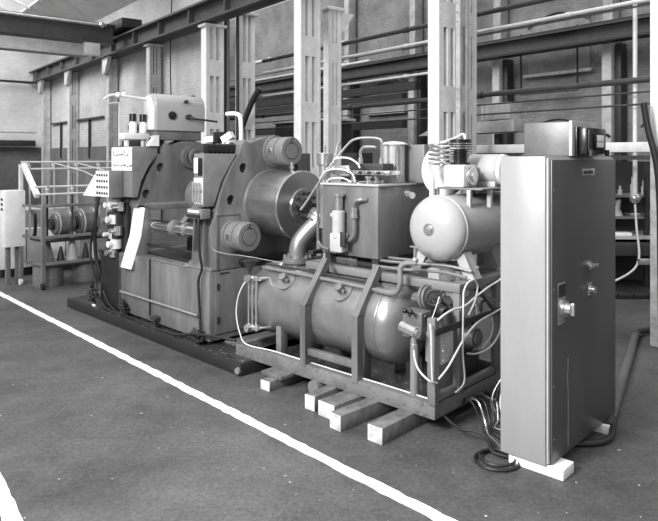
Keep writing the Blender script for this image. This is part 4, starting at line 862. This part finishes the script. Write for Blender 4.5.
q = MB(); q.prism('u', [(.26, 1.93), (.40, 1.93), (.33, 2.02)], -2.05, -2.0); q.prism('u', [(.40, 1.93), (.30, 2.04), (.40, 2.05)], -2.045, -2.01); solo('angle_bracket', 'small bright angled bracket under the left end of the round-topped tank', 'bracket', q, white, 'P', (-2.02, .33, 1.93))
t = T('upper_valve_set', 'bright angled valve bodies above the upper tie bar', 'valves', 'P', (-1.2, .7, 1.95))
q = MB(); q.bar((-1.45, .62, 1.99), (-1.34, .66, 2.0), .06, .06); q.bar((-1.18, .66, 1.98), (-1.08, .7, 2.04), .07, .07); q.box(-1.3, -1.1, .66, .76, 1.94, 1.99, .01); t.part('valve_body', q, white)
q = MB(); q.box(-1.28, -1.2, .6, .7, 1.95, 2.07, .01); t.part('solenoid', q, pit)
q = MB(); q.cyl((-1.4, .7, 1.86), (-1.4, .7, 2.0), .02); q.cyl((-1.1, .7, 1.86), (-1.1, .7, 1.96), .02); t.part('pillar', q, dgrey)
t = T('pipe_bundle', 'dark pipes hung along the pale wall above the round-topped tank', 'pipes', 'B', (-13, 6.2, 3.2))
q = MB(); q.tube([(-14.6, 6.3, 2.93), (-13.9, 6.3, 3.05), (-12.6, 6.3, 3.1)], .05, smooth=False); q.box(-14.4, -14.1, 6.3, 6.6, 2.95, 3.05); t.part('pipe', q, dgrey)
t = T('conduit_group', 'dark vertical conduits beside the white column behind the hopper', 'pipes', 'B', (-11.4, 7, 2))
for k, (u, m_) in enumerate(((-12.1, dgrey), (-12.0, pgrey), (-11.6, dgrey))):
    q = MB(); q.cyl((u, 6.8, 0), (u, 6.8, 5), .035); t.part('conduit', q, m_)
q = MB(); q.tube([(-11.6, 6.8, 1.9), (-11.5, 6.8, 2.3), (-11.15, 6.85, 2.9), (-10.9, 6.9, 3.2)], .06); t.part('sloping_pipe', q, dgrey)

# ================================================================== CREEL RACK AND TABLE (left)
t = T('trolley_table', 'grey angle iron trolley frame on castors at the left', 'trolley', 'P', (-4.9, .6, 0))
A, B_ = -4.70, -5.28
for u, v in ((A, .165), (B_, .075), (A, 1.5), (B_, 1.5)):
    q = MB(); q.box(u-.025, u+.025, v-.02, v+.03, .10, 1.16 if u == A else 1.0, .003); lg = t.part('leg', q, pgrey)
    q = MB(); q.cyl((u, v-.015, .045), (u, v+.02, .045), .045, seg=16); t.part('castor', q, pit if u == A else offwhite, lg)
for z, n in ((1.12, 'top_rail'), (.69, 'middle_rail'), (.325, 'lower_rail')):
    q = MB(); q.box(A-.025, A+.025, .195, 1.48, z, z+.04, .003); t.part(n, q, pgrey)
    q = MB(); q.bar((B_+.025, .10, z+.01), (A-.025, .17, z+.01), .03, .03); t.part('side_rail', q, mgrey)
q = MB(); q.box(B_, A-.03, .2, 1.48, .63, .66); t.part('shelf', q, dgrey)
q = MB(); q.box(B_, A-.03, .2, 1.48, .30, .325); t.part('bottom_shelf', q, pgrey)
for k, (v, r, h, m_) in enumerate(((.30, .09, .33, pgrey), (.48, .055, .22, dgrey), (.64, .09, .36, lgrey), (.84, .055, .24, dgrey), (.96, .085, .36, lgrey), (1.2, .07, .3, dgrey))):
    q = MB(); q.lathe((-4.88, v, .326), (0, 0, 1), [(0, r), (.03, r), (h*.9, r*.35), (h, r*.3), (h+.001, 0)], 20)
    solo('thread_cone', ['leftmost grey cone on the trolley bottom shelf', 'small dark cone between the leftmost and the tall light cone', 'tall light cone, third from the left on the trolley', 'small dark cone between the two tall light cones', 'tall light cone nearest the press on the trolley', 'dark cone at the right end of the trolley shelf'][k], 'cone', q, m_, 'P', (-4.88, v, .326), 'cones on the trolley')
for k, (u0, v0, r, lb) in enumerate(((-4.95, .40, .16, 'left'), (-4.95, .74, .19, 'right'))):
    t2 = T('motor_drum', lb+' of two horizontal drum-shaped motors on the trolley', 'motor', 'P', (u0, v0, .66))
    q = MB(); q.cyl((u0, v0, .86), (u0+.0, v0+.27, .87), r, bev=.02, seg=32); t2.part('drum', q, mgrey)
    q = MB(); q.ring((u0, v0+.05, .86), (0, 1, 0), r, .012); q.ring((u0, v0+.22, .865), (0, 1, 0), r, .012); t2.part('bands', q, lgrey)
    q = MB(); q.cyl((u0, v0-.05, .86), (u0, v0, .86), r*.5); t2.part('hub', q, dgrey)
    q = MB(); q.box(u0-.08, u0+.08, v0+.05, v0+.2, .661, .74); t2.part('saddle', q, dgrey)
for k, (v, u) in enumerate(((.35, -5.0), (.9, -5.0), (1.32, -4.98))):
    q = MB(); q.lathe((u, v, 0), (0, 0, 1), [(0, .2), (.01, .205), (.1, .2), (.105, .205), (.285, .2), (.29, .205), (.292, 0)], 32)
    solo('steel_drum', ['squat grey drum on the floor under the left half of the trolley', 'squat grey drum on the floor under the middle of the trolley', 'squat drum on the floor under the right end of the trolley'][k], 'drum', q, mgrey, 'P', (u, v, 0))
t = T('yarn_creel', 'white tubular creel rack with long rails behind the trolley', 'rack', 'P', (-5.4, .8, 0))
CU, CF = -5.52, -4.80
q = MB(); q.box(CU-.03, CU+.03, .135, .185, 0, 1.71, .005); t.part('corner_post', q, offwhite)
for u, z, nm in ((CU, 1.74, 'rail'), (CU+.1, 1.64, 'rail'), (CF, 1.40, 'rail'), (CF+.08, 1.30, 'rail')):
    q = MB(); q.cyl((u, .16 if u < -5.1 else .10, z), (u, 1.6, z), .015, seg=12); t.part(nm, q, offwhite)
for v in (.08,):
    q = MB(); q.bar((CU+.05, v+.10, 1.70), (CF, v+.05, 1.28), .06, .07); t.part('sloping_arm', q, white)
for j, v in enumerate((.25, .6, .95, 1.3)):
    for u, z in ((CU+.05, 1.69), (CF+.03, 1.36)):
        q = MB(); q.sphere((u, v, z), .028); q.cyl((u, v, z-.08), (u, v, z+.06), .02, seg=10); t.part('clamp', q, lgrey)
    q = MB(); q.cyl((CU+.1, v, .66), (CU+.1, v, 1.7), .013, seg=10); t.part('upright', q, colg)
    q = MB(); q.cyl((CF+.03, v, .7), (CF+.03, v, 1.35), .016, seg=10); t.part('front_upright', q, dgrey)
for j, v in enumerate((.6, .95)):
    q = MB(); q.tube([(CU+.05, v, 1.73), (-5.05, v+.3, 1.6), (-4.75, v+.6, 1.38)], .008, smooth=False); t.part('thread_guide', q, offwhite)
t = T('white_control_cabinet', 'white wall-type control cabinet on legs at the left edge of the photo', 'cabinet', 'P', (-5.36, 0, 0))
q = MB(); q.box(-5.47, -5.25, -.14, .13, .55, 1.345, .01); t.part('housing', q, white)
q = MB(); q.box(-5.45, -5.27, -.148, -.141, .6, 1.30, .004); t.part('door', q, white)
for k in range(3):
    q = MB(); q.cyl((-5.34, -.148, 1.08+k*.07), (-5.34, -.165, 1.08+k*.07), .018, seg=10); t.part('button', q, dgrey)
for u, v in ((-5.42, -.05), (-5.42, .08)):
    q = MB(); q.box(u-.03, u+.03, v-.03, v+.03, 0, .58, .004); t.part('leg', q, pgrey)
t = T('white_machine_base', 'low white machine base behind the trolley at the left', 'machine base', 'P', (-6.6, .4, 0))
q = MB(); q.box(-7.1, -6.0, .0, 1.25, .12, .72, .02); t.part('body', q, white)
q = MB(); q.box(-7.05, -6.03, .05, 1.2, 0, .12); t.part('skirting', q, black)
q = MB(); q.box(-7.0, -6.1, .3, 1.1, .72, 1.0, .02); t.part('upper_block', q, lgrey)
q = MB(); [q.box(-6.0, -5.995, v, v+.01, .15, .7) for v in (.4, .7, 1.0)]; t.part('panel_joints', q, dgrey)
q = MB(); q.tube([(-5.99, .5, .6), (-5.93, .5, .6), (-5.9, .5, .75), (-5.93, .5, .95), (-6.1, .5, .98)], .025); t.part('grab_rail', q, pit)

# ================================================================== LIGHT, WORLD, CAMERA
sc = bpy.context.scene
w = bpy.data.worlds.new('daylight'); w.use_nodes = True; sc.world = w
nt = w.node_tree; bg = nt.nodes['Background']; tc = nt.nodes.new('ShaderNodeTexCoord'); sx = nt.nodes.new('ShaderNodeSeparateXYZ'); nt.links.new(tc.outputs['Generated'], sx.inputs[0])
rp = nt.nodes.new('ShaderNodeValToRGB'); nt.links.new(sx.outputs[2], rp.inputs[0]); e = rp.color_ramp.elements
e[0].position = 0; e[0].color = (.05, .05, .05, 1); e[1].position = 1; e[1].color = (1, 1, 1, 1)
e2 = e.new(.12); e2.color = (.16, .16, .16, 1); e3 = e.new(.38); e3.color = (.75, .75, .75, 1)
nt.links.new(rp.outputs[0], bg.inputs[0]); bg.inputs[1].default_value = .85
def sun(e, d, ang):
    L = bpy.data.lights.new('skylight_sun', 'SUN'); L.energy = e; L.angle = math.radians(ang)
    o = bpy.data.objects.new('skylight_sun', L); C.objects.link(o); o.rotation_euler = Vector(d).to_track_quat('-Z', 'Y').to_euler()
sun(1.45, (.80, .55, -.85), 30)
L = bpy.data.lights.new('flood_lamp', 'AREA'); L.energy = 330; L.shape = 'DISK'; L.size = 1.2; o = bpy.data.objects.new('flood_lamp', L); C.objects.link(o); o.location = (-2.9, .7, 3.7); o.rotation_euler = (Vector((.6, 5.2, .9))-Vector(o.location)).to_track_quat('-Z', 'Y').to_euler()
L = bpy.data.lights.new('roof_daylight', 'AREA'); L.energy = 800; L.shape = 'RECTANGLE'; L.size = 9; L.size_y = 5
o = bpy.data.objects.new('roof_daylight', L); C.objects.link(o); p = frame('B') @ Vector((-19, .5, 8.4)); o.location = p; o.rotation_euler = ((frame('B') @ Vector((-25, 4.5, 3)))-p).to_track_quat('-Z', 'Y').to_euler()
cam = bpy.data.cameras.new('camera'); co = bpy.data.objects.new('camera', cam); C.objects.link(co); sc.camera = co
co.location = (0, 0, 1.8); co.rotation_euler = (PI/2, 0, 0)
cam.sensor_fit = 'HORIZONTAL'; cam.sensor_width = 36; cam.lens = 36*640/658; cam.shift_y = -(260.5-158)/658; cam.clip_start = .05; cam.clip_end = 200
vs = sc.view_settings; vs.view_transform = 'Standard'; vs.look = 'None'; vs.gamma = 1; vs.exposure = .6; vs.use_curve_mapping = False
